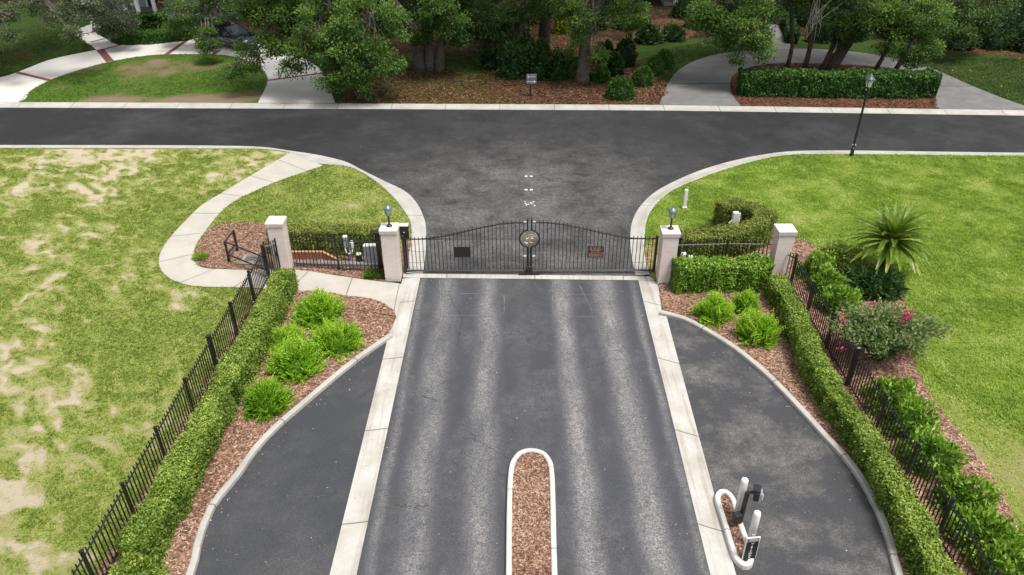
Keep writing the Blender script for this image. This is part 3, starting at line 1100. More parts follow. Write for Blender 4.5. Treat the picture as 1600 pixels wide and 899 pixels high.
for side, (hg, mid, lab) in enumerate(((GH[0], V2(.535, 22.46), 'left leaf of the black arched driveway gate, with the blank black plaque'), (GH[2], V2(.675, 22.46), 'right leaf of the black arched driveway gate, with the lettered bronze plaque'))):
    t = thing('gate_leaf', (hg.x, hg.y, 0), lab, 'gate', 'leaves of the driveway gate')
    sg = 1 if side == 0 else -1
    mb = MB()
    fence_post(mb, hg.x, hg.y, 1.46, .04)
    mb.build('hinge_post', MT['black'], t)
    mb = MB()
    g = .026
    mb.box((mid.x, mid.y, (1.37 + CR + 2.10) / 2), (.045, .045, 2.10 - 1.37 - CR + .02))
    mb.box((mid.x + sg * .015, mid.y, (.06 + 1.37 - CR) / 2), (.075, .05, 1.37 - CR - .06 + .02))
    mb.build('meeting_stile', MT['black'], t)
    mb = MB()
    N = 40
    top = [(hg.lerp(mid, i / N).x, hg.lerp(mid, i / N).y, s_top(i / N)) for i in range(N + 1)]
    mb.tube(top, .024, 6)
    mb.build('top_rail', MT['black'], t)
    mb = MB()
    xc = CEN.x - sg * CR
    mb.bar((hg.x, hg.y, 1.355), (xc, CEN.y, 1.365), .014)
    mb.build('middle_rail', MT['black'], t)
    mb = MB()
    mb.bar((hg.x, hg.y, .12), (mid.x, mid.y, .12), .026)
    mb.build('bottom_rail', MT['black'], t)
    mb = MB()
    pth = []
    for i in range(25):
        k = i / 24
        p = hg.lerp(V2(CEN.x - sg * .12, CEN.y), k)
        pth.append((p.x, p.y - .02, .42 + .16 * (max(0, k - .35) / .65) ** 1.6 + .04 * (1 - k) ** 3))
    mb.tube(pth, .007, 4)
    mb.build('brace_rod', MT['black'], t)
    # half ring round the emblem
    mb = MB()
    arc = [(CEN.x - sg * CR * math.sin(a_), CEN.y, CEN.z + CR * math.cos(a_)) for a_ in [R(6 + 168 * i / 24) for i in range(25)]]
    mb.tube(arc, .030, 6)
    mb.build('ring', MT['black'], t)
    L = (mid - hg).length
    n = 31
    base = WL[t.name]
    for i in range(1, n + 1):
        k = i / (n + 1)
        p = hg.lerp(mid, k)
        dx = abs(p.x - CEN.x)
        H_ = s_top(k) + .10
        spans = [(.10, H_)]
        if dx < CR:
            hh = math.sqrt(CR * CR - dx * dx)
            spans = [(.10, CEN.z - hh), (CEN.z + hh, H_)]
        for z0, z1 in spans:
            o = bpy.data.objects.new('picket', picket_mesh(z1 - z0, .0105))
            C.objects.link(o)
            o.parent = t
            o.location = (p.x - base.x, p.y - base.y, z0)
    for dz in (2.03, .72):
        mb = MB()
        mb.box((mid.x - sg * .085, mid.y - .035, dz), (.10, .012, .05))
        mb.build('reflector', MT['silver'], t)
    if side == 0:
        mb = MB()
        mb.box((P(724, 389)[0] - .3 * 0 + 0, 22.44, .80), (.545, .02, .40))
        # placed so that it hangs on the pickets a third of the way along the leaf
        mb.v = [(v[0] - P(724, 389)[0] - 1.69, v[1], v[2] + .08) for v in mb.v]
        mb.build('plaque', MT['black_matte'], t)
    else:
        X, Z = 2.87, .865
        mb = MB()
        mb.box((X, 22.42, Z), (.55, .02, .42))
        pl = mb.build('plaque', MT['plaque'], t)
        mb = MB()
        random.seed(5)
        for z_, hw, hh, n_ in ((.155, .20, .038, 11), (.105, .25, .026, 18), (.045, .17, .040, 10), (-.035, .24, .022, 20), (-.085, .235, .018, 20), (-.125, .24, .022, 19), (-.165, .22, .018, 18)):
            x_ = -hw
            while x_ < hw:
                wd = hw * 2 / n_
                if random.random() > .12:
                    mb.box((X + x_ + wd / 2, 22.407, Z + z_ + random.uniform(-.002, .002)), (wd * .6, .006, hh * random.uniform(.5, .75)))
                x_ += wd
        mb.build('lettering', MT['copper'], pl)
    if side == 1:
        # gilded emblem: interlaced scrolls like a rearing, plumed figure
        mb = MB()
        E_ = lambda pts, r: mb.tube([(CEN.x + x_, CEN.y - .01, CEN.z + z_) for x_, z_ in pts], r, 5)
        E_([(-.20, -.02), (-.14, .06), (-.08, .13), (.02, .165), (.11, .16), (.165, .10), (.15, .02), (.10, -.03)], .013)
        E_([(-.14, -.07), (-.07, -.02), (0, .06), (.06, .10), (.12, .085)], .012)
        E_([(.155, .0), (.14, -.08), (.08, -.15), (.0, -.12), (-.03, -.05)], .012)
        E_([(.06, -.12), (.13, -.17), (.16, -.12)], .010)
        E_([(-.02, .12), (.0, .04), (-.05, -.04), (-.12, -.11)], .010)
        em = mb.build('emblem', MT['gold'], t)
        mb = MB()
        F_ = lambda pts, r: mb.tube([(CEN.x + x_, CEN.y - .025, CEN.z + z_) for x_, z_ in pts], r, 5)
        F_([(-.17, -.11), (-.12, -.15), (-.07, -.17), (-.06, -.13)], .014)
        F_([(-.12, .0), (-.06, .02), (-.01, .06)], .013)
        F_([(.04, .03), (.09, .035), (.13, .03)], .014)
        mb.build('inlay', MT['white_paint'], em)
        mb = MB()
        mb.box((CEN.x, 22.40, .20), (.22, .07, .26), bev=.02)
        mb.build('lock_box', MT['black_matte'], t)
# stop plate in the ground
t = thing('gate_stop', (.6, 22.36, .01), 'low black steel stop set in the sill under the middle of the gate', 'gate stop')
mb = MB()
mb.box((.6, 22.36, .03), (.72, .12, .04))
mb.box((.6, 22.36, .07), (.16, .10, .05))
mb.build('plate', MT['black'], t)


def gate_operator(x, y, lab, big=True):
    t = thing('gate_operator', (x, y, 0), lab, 'gate operator', 'gate operator boxes')
    mb = MB()
    fence_post(mb, x, y, 1.2, .03, False)
    mb.build('post', MT['black'], t)
    mb = MB()
    mb.box((x, y, 1.52), (.28, .2, .52), bev=.015)
    mb.build('housing', MT['black_matte'], t)
    mb = MB()
    mb.box((x, y, 1.795), (.30, .22, .025))
    mb.build('lid', MT['light_grey'], t)
    mb = MB()
    mb.box((x, y - .11, 1.56), (.05, .02, .03))
    mb.build('latch', MT['light_grey'], t)


gate_operator(-3.66, 22.72, 'black control box with a pale lid on a post beside the left lantern pillar')


def motor_post(x, y, lab):
    t = thing('gate_motor', (x, y, .05), lab, 'gate motor', 'black gate motor posts')
    mb = MB()
    mb.box((x, y, .75), (.16, .14, 1.40), bev=.012)
    mb.build('post', MT['black'], t)
    mb = MB()
    mb.box((x - .06, y, 1.475), (.34, .18, .05), bev=.01)
    mb.build('bracket', MT['black'], t)
    mb = MB()
    mb.tube([(x, y - .09, .75), (x + .02, y - .12, .55), (x + .02, y - .12, .25)], .035, 8)
    mb.build('motor', MT['black_matte'], t)


motor_post(-4.62, 22.80, 'thick black motor post behind the fence left of the left lantern pillar')
motor_post(5.66, 22.34, 'thick black motor post behind the fence right of the right lantern pillar')

# ---- utilities
def pedestal(loc, lab, ang=0.0):
    x, y = loc
    t = thing('utility_pedestal', (x, y, .05), lab, 'utility pedestal', 'backflow and meter pedestals')
    mb = MB()
    mb.tube([(x, y, 0), (x, y, .62)], .05, 10)
    mb.build('post', MT['grey_box'], t)
    mb = MB()
    mb.box((x - .13, y, .86), (.13, .15, .42), ang, bev=.02)
    mb.build('meter_box', MT['grey_box'], t)
    mb = MB()
    mb.box((x - .13, y, 1.085), (.15, .17, .03), ang, bev=.01)
    mb.build('lid', MT['offwhite'], t)
    mb = MB()
    mb.lathe([(.055, .60), (.075, .64), (.08, .85), (.07, .90), (.0, .92)], (x + .07, y, 0), 12)
    mb.build('valve_cover', MT['offwhite'], t, True)
    mb = MB()
    mb.tube([(x - .16, y - .04, .66), (x - .14, y - .08, .50), (x - .04, y - .09, .42), (x + .08, y - .06, .5), (x + .08, y - .02, .62)], .022, 8)
    mb.build('pipe', MT['offwhite'], t, True)


pedestal((-5.72, 23.25), 'pale pipe and meter pedestal behind the left front fence')
t = thing('utility_cabinet', (-4.98, 23.1, .05), 'pair of grey cabinets with white tops behind the left front fence', 'utility cabinet')
for dx in (-.115, .115):
    mb = MB()
    mb.box((-4.98 + dx, 23.1, .42), (.21, .2, .74), bev=.012)
    mb.build('cabinet', MT['grey_box'], t)
    mb = MB()
    mb.box((-4.98 + dx, 23.1, .81), (.225, .215, .035), bev=.008)
    mb.build('top', MT['offwhite'], t)
t = thing('junction_post', (-5.42, 23.15, .05), 'short dark junction post with a pale round lid by the grey cabinets', 'junction post')
mb = MB()
mb.lathe([(.10, 0), (.10, .34), (.09, .36)], (-5.42, 23.15, .05), 14)
mb.build('barrel', MT['black_matte'], t)
mb = MB()
mb.lathe([(.105, .36), (.10, .40), (.06, .425), (0, .43)], (-5.42, 23.15, .05), 14)
mb.build('lid', MT['light_grey'], t, True)
t = thing('utility_cabinet', (5.95, 22.75, .05), 'white capped meter cabinets behind the fence right of the right lantern pillar', 'utility cabinet')
for dx, hh in ((-.2, .52), (.05, .56), (.3, .44)):
    mb = MB()
    mb.box((5.95 + dx, 22.75, hh / 2 + .05), (.16, .18, hh), bev=.015)
    mb.build('cabinet', MT['offwhite'], t)
# pedestal inside the curled hedge
x, y = 8.22, 24.75
t = thing('meter_pedestal', (x, y, .05), 'white meter box on a grey post inside the curled hedge', 'utility pedestal')
mb = MB()
mb.box((x, y, .35), (.12, .10, .7))
mb.build('post', MT['grey_box'], t)
mb = MB()
mb.box((x + .02, y, .95), (.22, .16, .5), bev=.02)
mb.build('meter_box', MT['offwhite'], t)
mb = MB()
mb.tube([(x + .17, y, .06), (x + .17, y, 1.15)], .03, 8)
mb.build('pipe', MT['white_paint'], t)
mb = MB()
mb.tube([(x - .08, y - .05, .9), (x - .2, y - .06, .78), (x - .1, y - .07, .64), (x, y - .05, .66)], .028, 8)
mb.build('elbow', MT['offwhite'], t)
# white marker post
b = P(1069, 326, .05)
t = thing('marker_post', b, 'plain white square marker post on the lawn near the right kerb', 'marker post')
mb = MB()
mb.box((b.x, b.y, .47), (.14, .12, .84), top=.95, bev=.015)
mb.build('post', MT['white_paint'], t)
mb = MB()
mb.box((b.x, b.y, .10), (.20, .17, .10), bev=.02)
mb.build('base', MT['offwhite'], t)
# storm drain, rail and brick edging
t = thing('storm_drain', (-8.95, 23.9, .05), 'open concrete storm drain box in the mulch beside the black rail', 'storm drain')
dr = [P(376, 411, .1), P(383, 400, .1), P(412, 400, .1), P(420, 413, .1)]
mb = MB()
c0 = sum(dr, Vector()) / 4
for a, b in zip(dr, dr[1:] + dr[:1]):
    d = (b - a).normalized()
    mb.tube([a - d * .03, b + d * .03], .075, 4)
mb.build('rim', MT['concrete_dark'], t)
mb = MB()
mb.add([(p.x, p.y, .075) for p in dr], [(0, 1, 2, 3)])
mb.build('grate', M('drain slab', (.17, .165, .15), .95, (.06, .06, .055), 5), t)
t = thing('guard_rail', P(359, 411.5, .05), 'low black pipe guard rail round the storm drain', 'guard rail')
p1, p2, p3 = P(359, 411.5), P(372, 394), V2(-8.42, 22.22)
for p in (p1, p2):
    mb = MB()
    mb.box((p.x, p.y, .46), (.07, .07, .86))
    mb.build('post', MT['black'], t)
for hgt_, nm in ((.87, 'top_rail'), (.36, 'lower_rail')):
    mb = MB()
    mb.bar((p1.x, p1.y, hgt_), (p2.x, p2.y, hgt_), .026)
    mb.bar((p1.x, p1.y, hgt_ - .003), (p3.x - .06, p3.y, hgt_ - .003), .026)
    mb.build(nm, MT['black'], t)
t = thing('brick_edging', P(470, 410, .05), 'low terracotta retaining edge with a sandy top behind the left fence', 'garden edging')
pp = PL([(452, 413), (503, 413), (528, 417)])
q = [Vector((p.x, p.y + .25, 0)) for p in pp]
mb = MB()
mb.loft([[(p.x, p.y, .03), (p.x, p.y + .16, .03), (p.x, p.y + .16, h), (p.x, p.y, h)] for p, h in zip(q, (.34, .34, .10))])
mb.build('face', MT['terracotta'], t)
mb = MB()
mb.loft([[(p.x, p.y - .01, h + .002), (p.x, p.y + .07, h + .002), (p.x, p.y + .07, h + .022), (p.x, p.y - .01, h + .022)] for p, h in zip(q, (.34, .34, .10))])
mb.build('capping', MT['sand'], t)
t = thing('concrete_edging', P(560, 414, .05), 'grey concrete edging beam on the soil behind the left fence', 'garden edging')
a, b = P(450, 417.5), P(640, 421)
mb = MB()
mb.box(((a.x + b.x) / 2 - .2, (a.y + b.y) / 2 + .14, .10), (3.3, .22, .12), math.atan2(b.y - a.y, b.x - a.x), bev=.012)
mb.build('beam', MT['concrete_dark'], t)

# ---- reflectors on the road
for i, (a, b, lb, m_) in enumerate((((822, 276), (830, 276), 'far', 'amber'), ((822, 297), (830, 297), 'near', 'silver'))):
    for j, p in enumerate((a, b)):
        q = P(*p)
        t = thing('road_reflector', q, '%s pavement reflector on the throat, %s of its pair and %s the street' % ('amber' if i == 0 else 'white', ('left', 'right')[j], ('nearer', 'farther from')[i]), 'road reflector', 'pavement reflectors behind the gate')
        mb = MB()
        mb.box((q.x, q.y, .014), (.13, .11, .022), top=.7)
        mb.build('housing', MT[m_], t)
        mb = MB()
        mb.box((q.x, q.y - .057, .012), (.09, .006, .012))
        mb.build('lens', MT['silver'], t)
mb = MB()
random.seed(9)
for k in range(16):
    q = P(random.choice((821, 823, 829, 833)) + random.gauss(0, 2), 318.5 + random.gauss(0, 1.4))
    r = random.uniform(.015, .05)
    mb.add([(q.x + r * random.uniform(.7, 1.4) * math.cos(a_), q.y + r * math.sin(a_) * .8, .004 + k * .0002) for a_ in [6.283 * i / 7 + .2 for i in range(7)]], [tuple(range(7))])
tag(mb.build('glue_marks', MT['white_paint']), 'broken white glue marks where reflectors came off the road', kind='structure')

# ---- keypad island furniture
def bollard(px, py, h, lab):
    q = P(px, py, .09)
    t = thing('bollard', q, lab, 'bollard', 'white bollards on the keypad island')
    mb = MB()
    mb.lathe([(.079, -.02), (.079, h - .05), (.069, h - .015), (.04, h), (0, h + .004)], q, 20)
    mb.build('pipe', MT['white_paint'], t, True)
    return q


bollard(1151.5, 806, 1.16, 'round white bollard behind the keypad post')
bollard(1171.5, 851, 1.02, 'round white bollard behind the visitors sign')
q = P(1154, 821, .09)
t = thing('keypad_post', q, 'black gooseneck keypad post between the two white bollards', 'keypad post')
mb = MB()
x, y, z = q
mb.bar((x + .02, y + .02, z), (x + .06, y + .06, z + .98), .036)
mb.bar((x + .06, y + .06, z + .97), (x + .20, y + .02, z + 1.02), .034)
mb.build('post', MT['black'], t)
mb = MB()
mb.box((x - .08, y - .02, z + .27), (.17, .15, .26), .2, bev=.012)
mb.build('junction_box', MT['black_matte'], t)
mb = MB()
mb.box((x + .25, y + .0, z + .97), (.13, .20, .26), -.35, bev=.018)
hd = mb.build('keypad', MT['black_matte'], t)
mb = MB()
for r_ in range(4):
    for k_ in range(3):
        mb.box((x + .346 + .002 * r_, y - .038 + (k_ - 1) * .045, z + .90 + r_ * .042), (.012, .03, .026), -.35)
mb.build('buttons', MT['light_grey'], hd)
mb = MB()
mb.box((x + .295, y - .02, z + .96), (.09, .19, .24), -.35)
mb.build('panel', MT['grey_box'], hd)
mb = MB()
mb.box((x + .23, y + .02, z + 1.14), (.16, .21, .025), -.35)
mb.build('hood', MT['black'], hd)
q = P(1167, 873, .13)
t = thing('visitor_sign', q, 'upright black sign reading VISITORS at the near end of the keypad island', 'sign')
x, y, z = q
x += .035
ang = R(6)
ca, sa = math.cos(ang), math.sin(ang)


def loc3(a, d, h):
    return (x + a * ca + d * sa, y + a * sa - d * ca, z + h)


mb = MB()
mb.box(loc3(0, -.05, .29), (.06, .05, .7), ang)
mb.box(loc3(0, -.03, .69), (.11, .03, .06), ang, top=.7)
mb.build('stake', MT['grey_box'], t)
mb = MB()
mb.box(loc3(0, 0, .335), (.30, .03, .665), ang, bev=.006)
bd = mb.build('frame', MT['white_paint'], t)
mb = MB()
mb.box(loc3(0, .017, .285), (.265, .006, .535), ang)
mb.build('panel', MT['black_matte'], bd)
mb = MB()
mb.box(loc3(0, .017, .61), (.245, .006, .075), ang)
mb.build('header', MT['black_matte'], bd)
mb = MB()
mb.box(loc3(0, .022, .625), (.20, .004, .014), ang)
for k in range(12):
    mb.box(loc3(-.09 + .0165 * k, .022, .598), (.011, .004, .02), ang)
mb.build('header_lettering', MT['light_grey'], bd)
mb = MB()
for i, ch in enumerate('VISITORS'):
    cu = bpy.data.curves.new('letter', 'FONT')
    cu.body = ch
    cu.size = .086
    cu.align_x = 'CENTER'
    cu.extrude = .0015
    cu.offset = .0004
    o = bpy.data.objects.new('letter', cu)
    C.objects.link(o)
    me = bpy.data.meshes.new_from_object(o)
    bpy.data.objects.remove(o)
    mb.add([loc3(-.005 + v.co.x * 1.25, .0225 + v.co.z, .487 - i * .063 + v.co.y * .70) for v in me.vertices], [tuple(p.vertices) for p in me.polygons])
mb.build('lettering', MT['white_paint'], bd)

# ---- street lamp and street sign
q = P(1330, 244, .05)
t = thing('street_lamp', q, 'tall black street lamp on the edge of the right lawn', 'street lamp')
x, y, z = q
mb = MB()
mb.lathe([(.10, 0), (.10, .10), (.085, .16), (.075, .55), (.062, .60), (.055, .64), (.042, 3.05), (.05, 3.08), (.05, 3.12), (.035, 3.16), (.05, 3.24)], q, 14)
mb.build('pole', M('flaking black paint', (.012, .012, .013), .5, (.02, .02, .02), 9), t, True)
mb = MB()
random.seed(4)
for k in range(14):
    zz = random.uniform(.05, .62)
    a_ = random.uniform(0, 6.28)
    r_ = .105 if zz < .12 else .088
    mb.box((x + r_ * math.cos(a_), y + r_ * math.sin(a_), z + zz), (.03, .03, random.uniform(.02, .06)), a_)
mb.build('paint_flakes', MT['offwhite'], t)
mb = MB()
mb.lathe([(.11, 3.26), (.175, 3.56), (.175, 3.575)], q, 8)
mb.build('lamp_glass', MT['frost'], t)
mb = MB()
for k in range(4):
    a_ = .785 + 1.5708 * k
    mb.bar((x + .113 * math.cos(a_), y + .113 * math.sin(a_), z + 3.25), (x + .18 * math.cos(a_), y + .18 * math.sin(a_), z + 3.58), .009)
mb.lathe([(.05, 3.22), (.12, 3.245), (.12, 3.262)], q, 8)
mb.build('lantern_frame', MT['black'], t)
mb = MB()
mb.lathe([(.24, 3.57), (.245, 3.59), (.15, 3.68), (.12, 3.69), (.10, 3.76), (.05, 3.80), (.02, 3.86), (0, 3.88)], q, 12)
mb.build('hood', M('grey green lamp hood', (.07, .095, .10), .4, (.04, .055, .06), 20), t, True)

q = P(829, 150.5, .06)
t = thing('street_sign', q, 'black street sign with a left arrow above a right arrow, under the oaks', 'sign')
x, y, z = q
mb = MB()
mb.box((x, y, z + .45), (.09, .09, .9))
mb.build('post', MT['black'], t)
MT['sign_grey'] = M('grey sign board', (.12, .125, .15), .5)
for hz, sg in ((1.13, -1), (.85, 1)):
    mb = MB()
    mb.box((x + .04, y - .05, z + hz), (.58, .03, .25), bev=.006)
    bd = mb.build('board', MT['sign_grey'], t)
    mb = MB()
    yy = y - .068
    ax = x + .04
    mb.add([(ax + sg * .25, yy, z + hz), (ax + sg * .14, yy, z + hz + .085), (ax + sg * .14, yy, z + hz - .085)], [(0, 1, 2)])
    mb.add([(ax + sg * .14, yy, z + hz - .03), (ax + sg * .06, yy, z + hz - .03), (ax + sg * .06, yy, z + hz + .03), (ax + sg * .14, yy, z + hz + .03)], [(0, 1, 2, 3)])
    mb.build('arrow', MT['light_grey'], bd)
    mb = MB()
    random.seed(int(hz * 10))
    for k in range(7):
        mb.box((ax - sg * .06 + (k - 3) * .055, yy + .002, z + hz), (.030, .004, random.uniform(.04, .075)))
    mb.build('lettering', MT['light_grey'], bd)
mb = MB()
mb.box((x + .04, y - .02, z + .99), (.60, .03, .58), bev=.01)
mb.build('backing', MT['black'], t)
# ------------------------------------------------------------------ foliage materials
MT['hedge'] = leaf_mat('hedge leaf', (.05, .105, .014), (.20, .30, .038), (.47, .55, .13))
MT['hedge_rust'] = leaf_mat('weathered hedge leaf', (.04, .075, .012), (.185, .24, .038), (.37, .37, .09))
MT['lime'] = leaf_mat('lime frond', (.055, .16, .006), (.20, .41, .015), (.46, .66, .06), .4)
MT['glossy'] = leaf_mat('glossy green leaf', (.04, .105, .012), (.14, .27, .024), (.30, .46, .06), .3, .35)
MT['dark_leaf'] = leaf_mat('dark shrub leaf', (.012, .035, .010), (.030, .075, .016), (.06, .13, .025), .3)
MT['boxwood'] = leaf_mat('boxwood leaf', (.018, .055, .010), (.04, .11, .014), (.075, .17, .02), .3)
MT['oak'] = leaf_mat('oak leaf', (.022, .055, .013), (.07, .135, .028), (.18, .28, .06), .4)
MT['oak_fresh'] = leaf_mat('fresh oak leaf', (.026, .068, .013), (.09, .175, .03), (.24, .37, .065), .42)
MT['oak_grey'] = leaf_mat('moss hung oak leaf', (.04, .06, .028), (.10, .125, .06), (.21, .23, .13), .35)
MT['fern'] = leaf_mat('sago frond', (.04, .10, .012), (.15, .25, .024), (.52, .48, .08), .3, .35)
MT['myrtle'] = leaf_mat('crape myrtle leaf', (.055, .12, .035), (.17, .265, .085), (.42, .24, .13), .35)
MT['pink'] = leaf_mat('pink blossom', (.45, .02, .10), (.62, .035, .18), (.75, .10, .28), .3)
MT['red_leaf'] = leaf_mat('red caladium leaf', (.13, .03, .02), (.24, .06, .045), (.36, .13, .10), .3)
MT['yellow_leaf'] = leaf_mat('yellow green leaf', (.10, .14, .01), (.24, .30, .015), (.38, .42, .03), .4)
MT['bark'] = M('grey oak bark', (.13, .115, .10), .95, (.055, .047, .04), 5, .9, 18)
MT['bark_brown'] = M('brown bark', (.10, .075, .055), .95, (.045, .034, .026), 5, .9, 18)
MT['twig'] = M('bare grey twig', (.26, .24, .21), .9)
MT['palm_trunk'] = M('sago trunk', (.07, .05, .04), .95, (.03, .022, .018), 14, 1.0, 24)


def to_np(lst):
    return np.array([tuple(p) for p in lst], float)


def sweep_hedge(path, w, h, n_leaf, seed, L=.075, W=.045, tshift=0.0, rough=.095, z0=.05, rows=26, taper=True):
    """leafy clipped hedge along a centre line: dark core + leaves over an uneven box"""
    rs = np.random.default_rng(seed)
    path = resample([Vector((p[0], p[1], 0)) for p in path], max(6, int(sum((b - a).length for a, b in zip(path, path[1:])) / .18)))
    Pn = to_np(path)
    T = np.gradient(Pn, axis=0)
    T = unit(T)
    Nx = np.stack([T[:, 1], -T[:, 0], np.zeros(len(T))], 1)
    r = .10
    # cross-section polyline (offset, height, normal)
    sec = []
    for k in range(rows):
        t = k / (rows - 1)
        per = (h - r) * 2 + (w - 2 * r) + math.pi * r
        d = t * per
        if d < h - r:
            sec.append((-w / 2, d, -1, 0))
        elif d < h - r + math.pi * r / 2:
            a = (d - (h - r)) / r
            sec.append((-w / 2 + r - r * math.cos(a), h - r + r * math.sin(a), -math.cos(a), math.sin(a)))
        elif d < h - r + math.pi * r / 2 + w - 2 * r:
            sec.append((-w / 2 + r + d - (h - r + math.pi * r / 2), h, 0, 1))
        elif d < h - r + math.pi * r + w - 2 * r:
            a = (d - (h - r + math.pi * r / 2 + w - 2 * r)) / r
            sec.append((w / 2 - r + r * math.sin(a), h - r + r * math.cos(a), math.sin(a), math.cos(a)))
        else:
            sec.append((w / 2, max(per - d, 0), 1, 0))
    sec = np.array(sec)

    def surf(ti, si, inset):
        i0 = np.clip(ti.astype(int), 0, len(Pn) - 2)
        f = (ti - i0)[:, None]
        p = Pn[i0] * (1 - f) + Pn[i0 + 1] * f
        nx = unit(Nx[i0] * (1 - f) + Nx[i0 + 1] * f)
        j0 = np.clip(si.astype(int), 0, rows - 2)
        g = (si - j0)[:, None]
        s = sec[j0] * (1 - g) + sec[j0 + 1] * g
        n = nx * s[:, 2:3]
        n[:, 2] += s[:, 3]
        n = unit(n)
        q = p + nx * s[:, 0:1]
        q[:, 2] = z0 + s[:, 1]
        dsp = (fbm(q, 1.6, seed, 3) - .5) * 2 * rough * 1.6 + (nn(q, 6.0, seed + 3) - .5) * rough * .9
        sl = ti * .18 + (nn(q * 0 + np.stack([ti * .18, ti * 0, ti * 0], 1), .8, seed + 5) - .5) * 1.2
        ph = sl / .95 - np.floor(sl / .95) - .5
        dsp = dsp - .075 * np.exp(-(ph / .09) ** 2)
        q = q + n * (dsp - inset)[:, None]
        # trimmed ends bulge a little
        return q, n
    chunks = []
    tt = np.arange(len(Pn), dtype=float)
    gi, gj = np.meshgrid(tt, np.arange(rows, dtype=float), indexing='ij')
    q, n = surf(gi.ravel(), gj.ravel(), .09)
    nr, nc = gi.shape
    idx = np.arange(nr * nc).reshape(nr, nc)
    F = np.stack([idx[:-1, :-1], idx[:-1, 1:], idx[1:, 1:], idx[1:, :-1]], -1).reshape(-1, 4)
    half = rows // 2
    caps = [[idx[e, a], idx[e, a + 1], idx[e, rows - 2 - a], idx[e, rows - 1 - a]] for e in (0, nr - 1) for a in range(half - 1)]
    F = np.concatenate([F, np.array(caps)])
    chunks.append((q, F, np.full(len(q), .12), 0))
    # leaves on the shell
    ti = rs.uniform(0, len(Pn) - 1, n_leaf)
    si = rs.uniform(0, rows - 1, n_leaf)
    q, n = surf(ti, si, np.where(rs.uniform(0, 1, n_leaf) < .04, rs.uniform(-.11, -.03, n_leaf), rs.uniform(-.03, .08, n_leaf)))
    # ends
    ne = int(n_leaf * (w * h) / (len(Pn) * .18 * (w + 2 * h))) * 2
    for e, sg in ((0, -1), (len(Pn) - 1, 1)):
        a, b = rs.uniform(-.5, .5, ne) * w, rs.uniform(0, 1, ne) * h
        qe = Pn[e] + Nx[e] * a[:, None]
        qe[:, 2] = z0 + b
        ins = rs.uniform(-.06, .05, ne) + (nn(qe, 2.5, seed) - .5) * .15
        qe = qe + T[e] * (sg * ins)[:, None]
        q = np.concatenate([q, qe])
        n = np.concatenate([n, np.tile(T[e] * sg, (ne, 1))])
    m = len(q)
    ax = unit(rs.normal(size=(m, 3)) + n * .5 + np.array([0, 0, .35]))
    nm = unit(n * .9 + rs.normal(size=(m, 3)) * .42 + np.array([0, 0, .3]))
    tint = .40 + .33 * (fbm(q, 2.2, seed + 9, 2) - .5) * 2 + rs.normal(0, .17, m) + .16 * np.clip(n[:, 2], 0, 1) + tshift  # leaves facing up are tinted lighter, top light put into their colour
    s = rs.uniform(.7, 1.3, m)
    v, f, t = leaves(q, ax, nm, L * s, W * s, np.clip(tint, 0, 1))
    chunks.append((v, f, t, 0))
    return chunks


def hedge(path, w, h, n_leaf, seed, mat, label, group=None, **k):
    ch = sweep_hedge(path, w, h, n_leaf, seed, **k)
    o = np_mesh('hedge', ch, mat)
    return tag(o, label, 'hedge', group)


XL = lambda y: -7.48 + (y - 16) * .006
hedge([V2(-7.52, 21.35), V2(-7.58, 18), V2(-7.70, 15), V2(-7.76, 12.5), V2(-7.84, 10.3)], .68, .86, 46000, 1, MT['hedge'], 'long clipped hedge beside the left fence', L=.058, W=.037)
hedge([V2(8.62, 20.85), V2(8.64, 19.3), V2(8.46, 17.3), V2(8.40, 15.5), V2(8.55, 13.8), V2(8.63, 12), V2(8.54, 10.3), V2(8.42, 8), V2(8.42, 6.5)], .56, .80, 48000, 2, MT['hedge'], 'long clipped hedge between the right curved kerb and the right fence', L=.058, W=.037)
hedge([V2(5.42, 21.35), V2(8.52, 21.42)], .72, 1.02, 12000, 3, MT['glossy'], 'short clipped green hedge between the two right pillars', L=.085, W=.05, tshift=.08)
hedge(spl(PL([(1062, 365), (1090, 364), (1117, 362), (1161, 355), (1189, 344), (1196, 331), (1176, 320), (1148, 317), (1127, 320)], 1.0), .3), .80, .98, 17000, 4, MT['hedge_rust'], 'olive brown hedge curled like a hook round the white meter box', L=.065, W=.04, tshift=.05)
hedge([V2(-8.75, 24.15), V2(-7.0, 24.2), V2(-4.75, 23.95)], .75, .98, 11000, 5, MT['hedge_rust'], 'yellowing hedge behind the left front fence and utility boxes', L=.065, W=.04, tshift=.16)


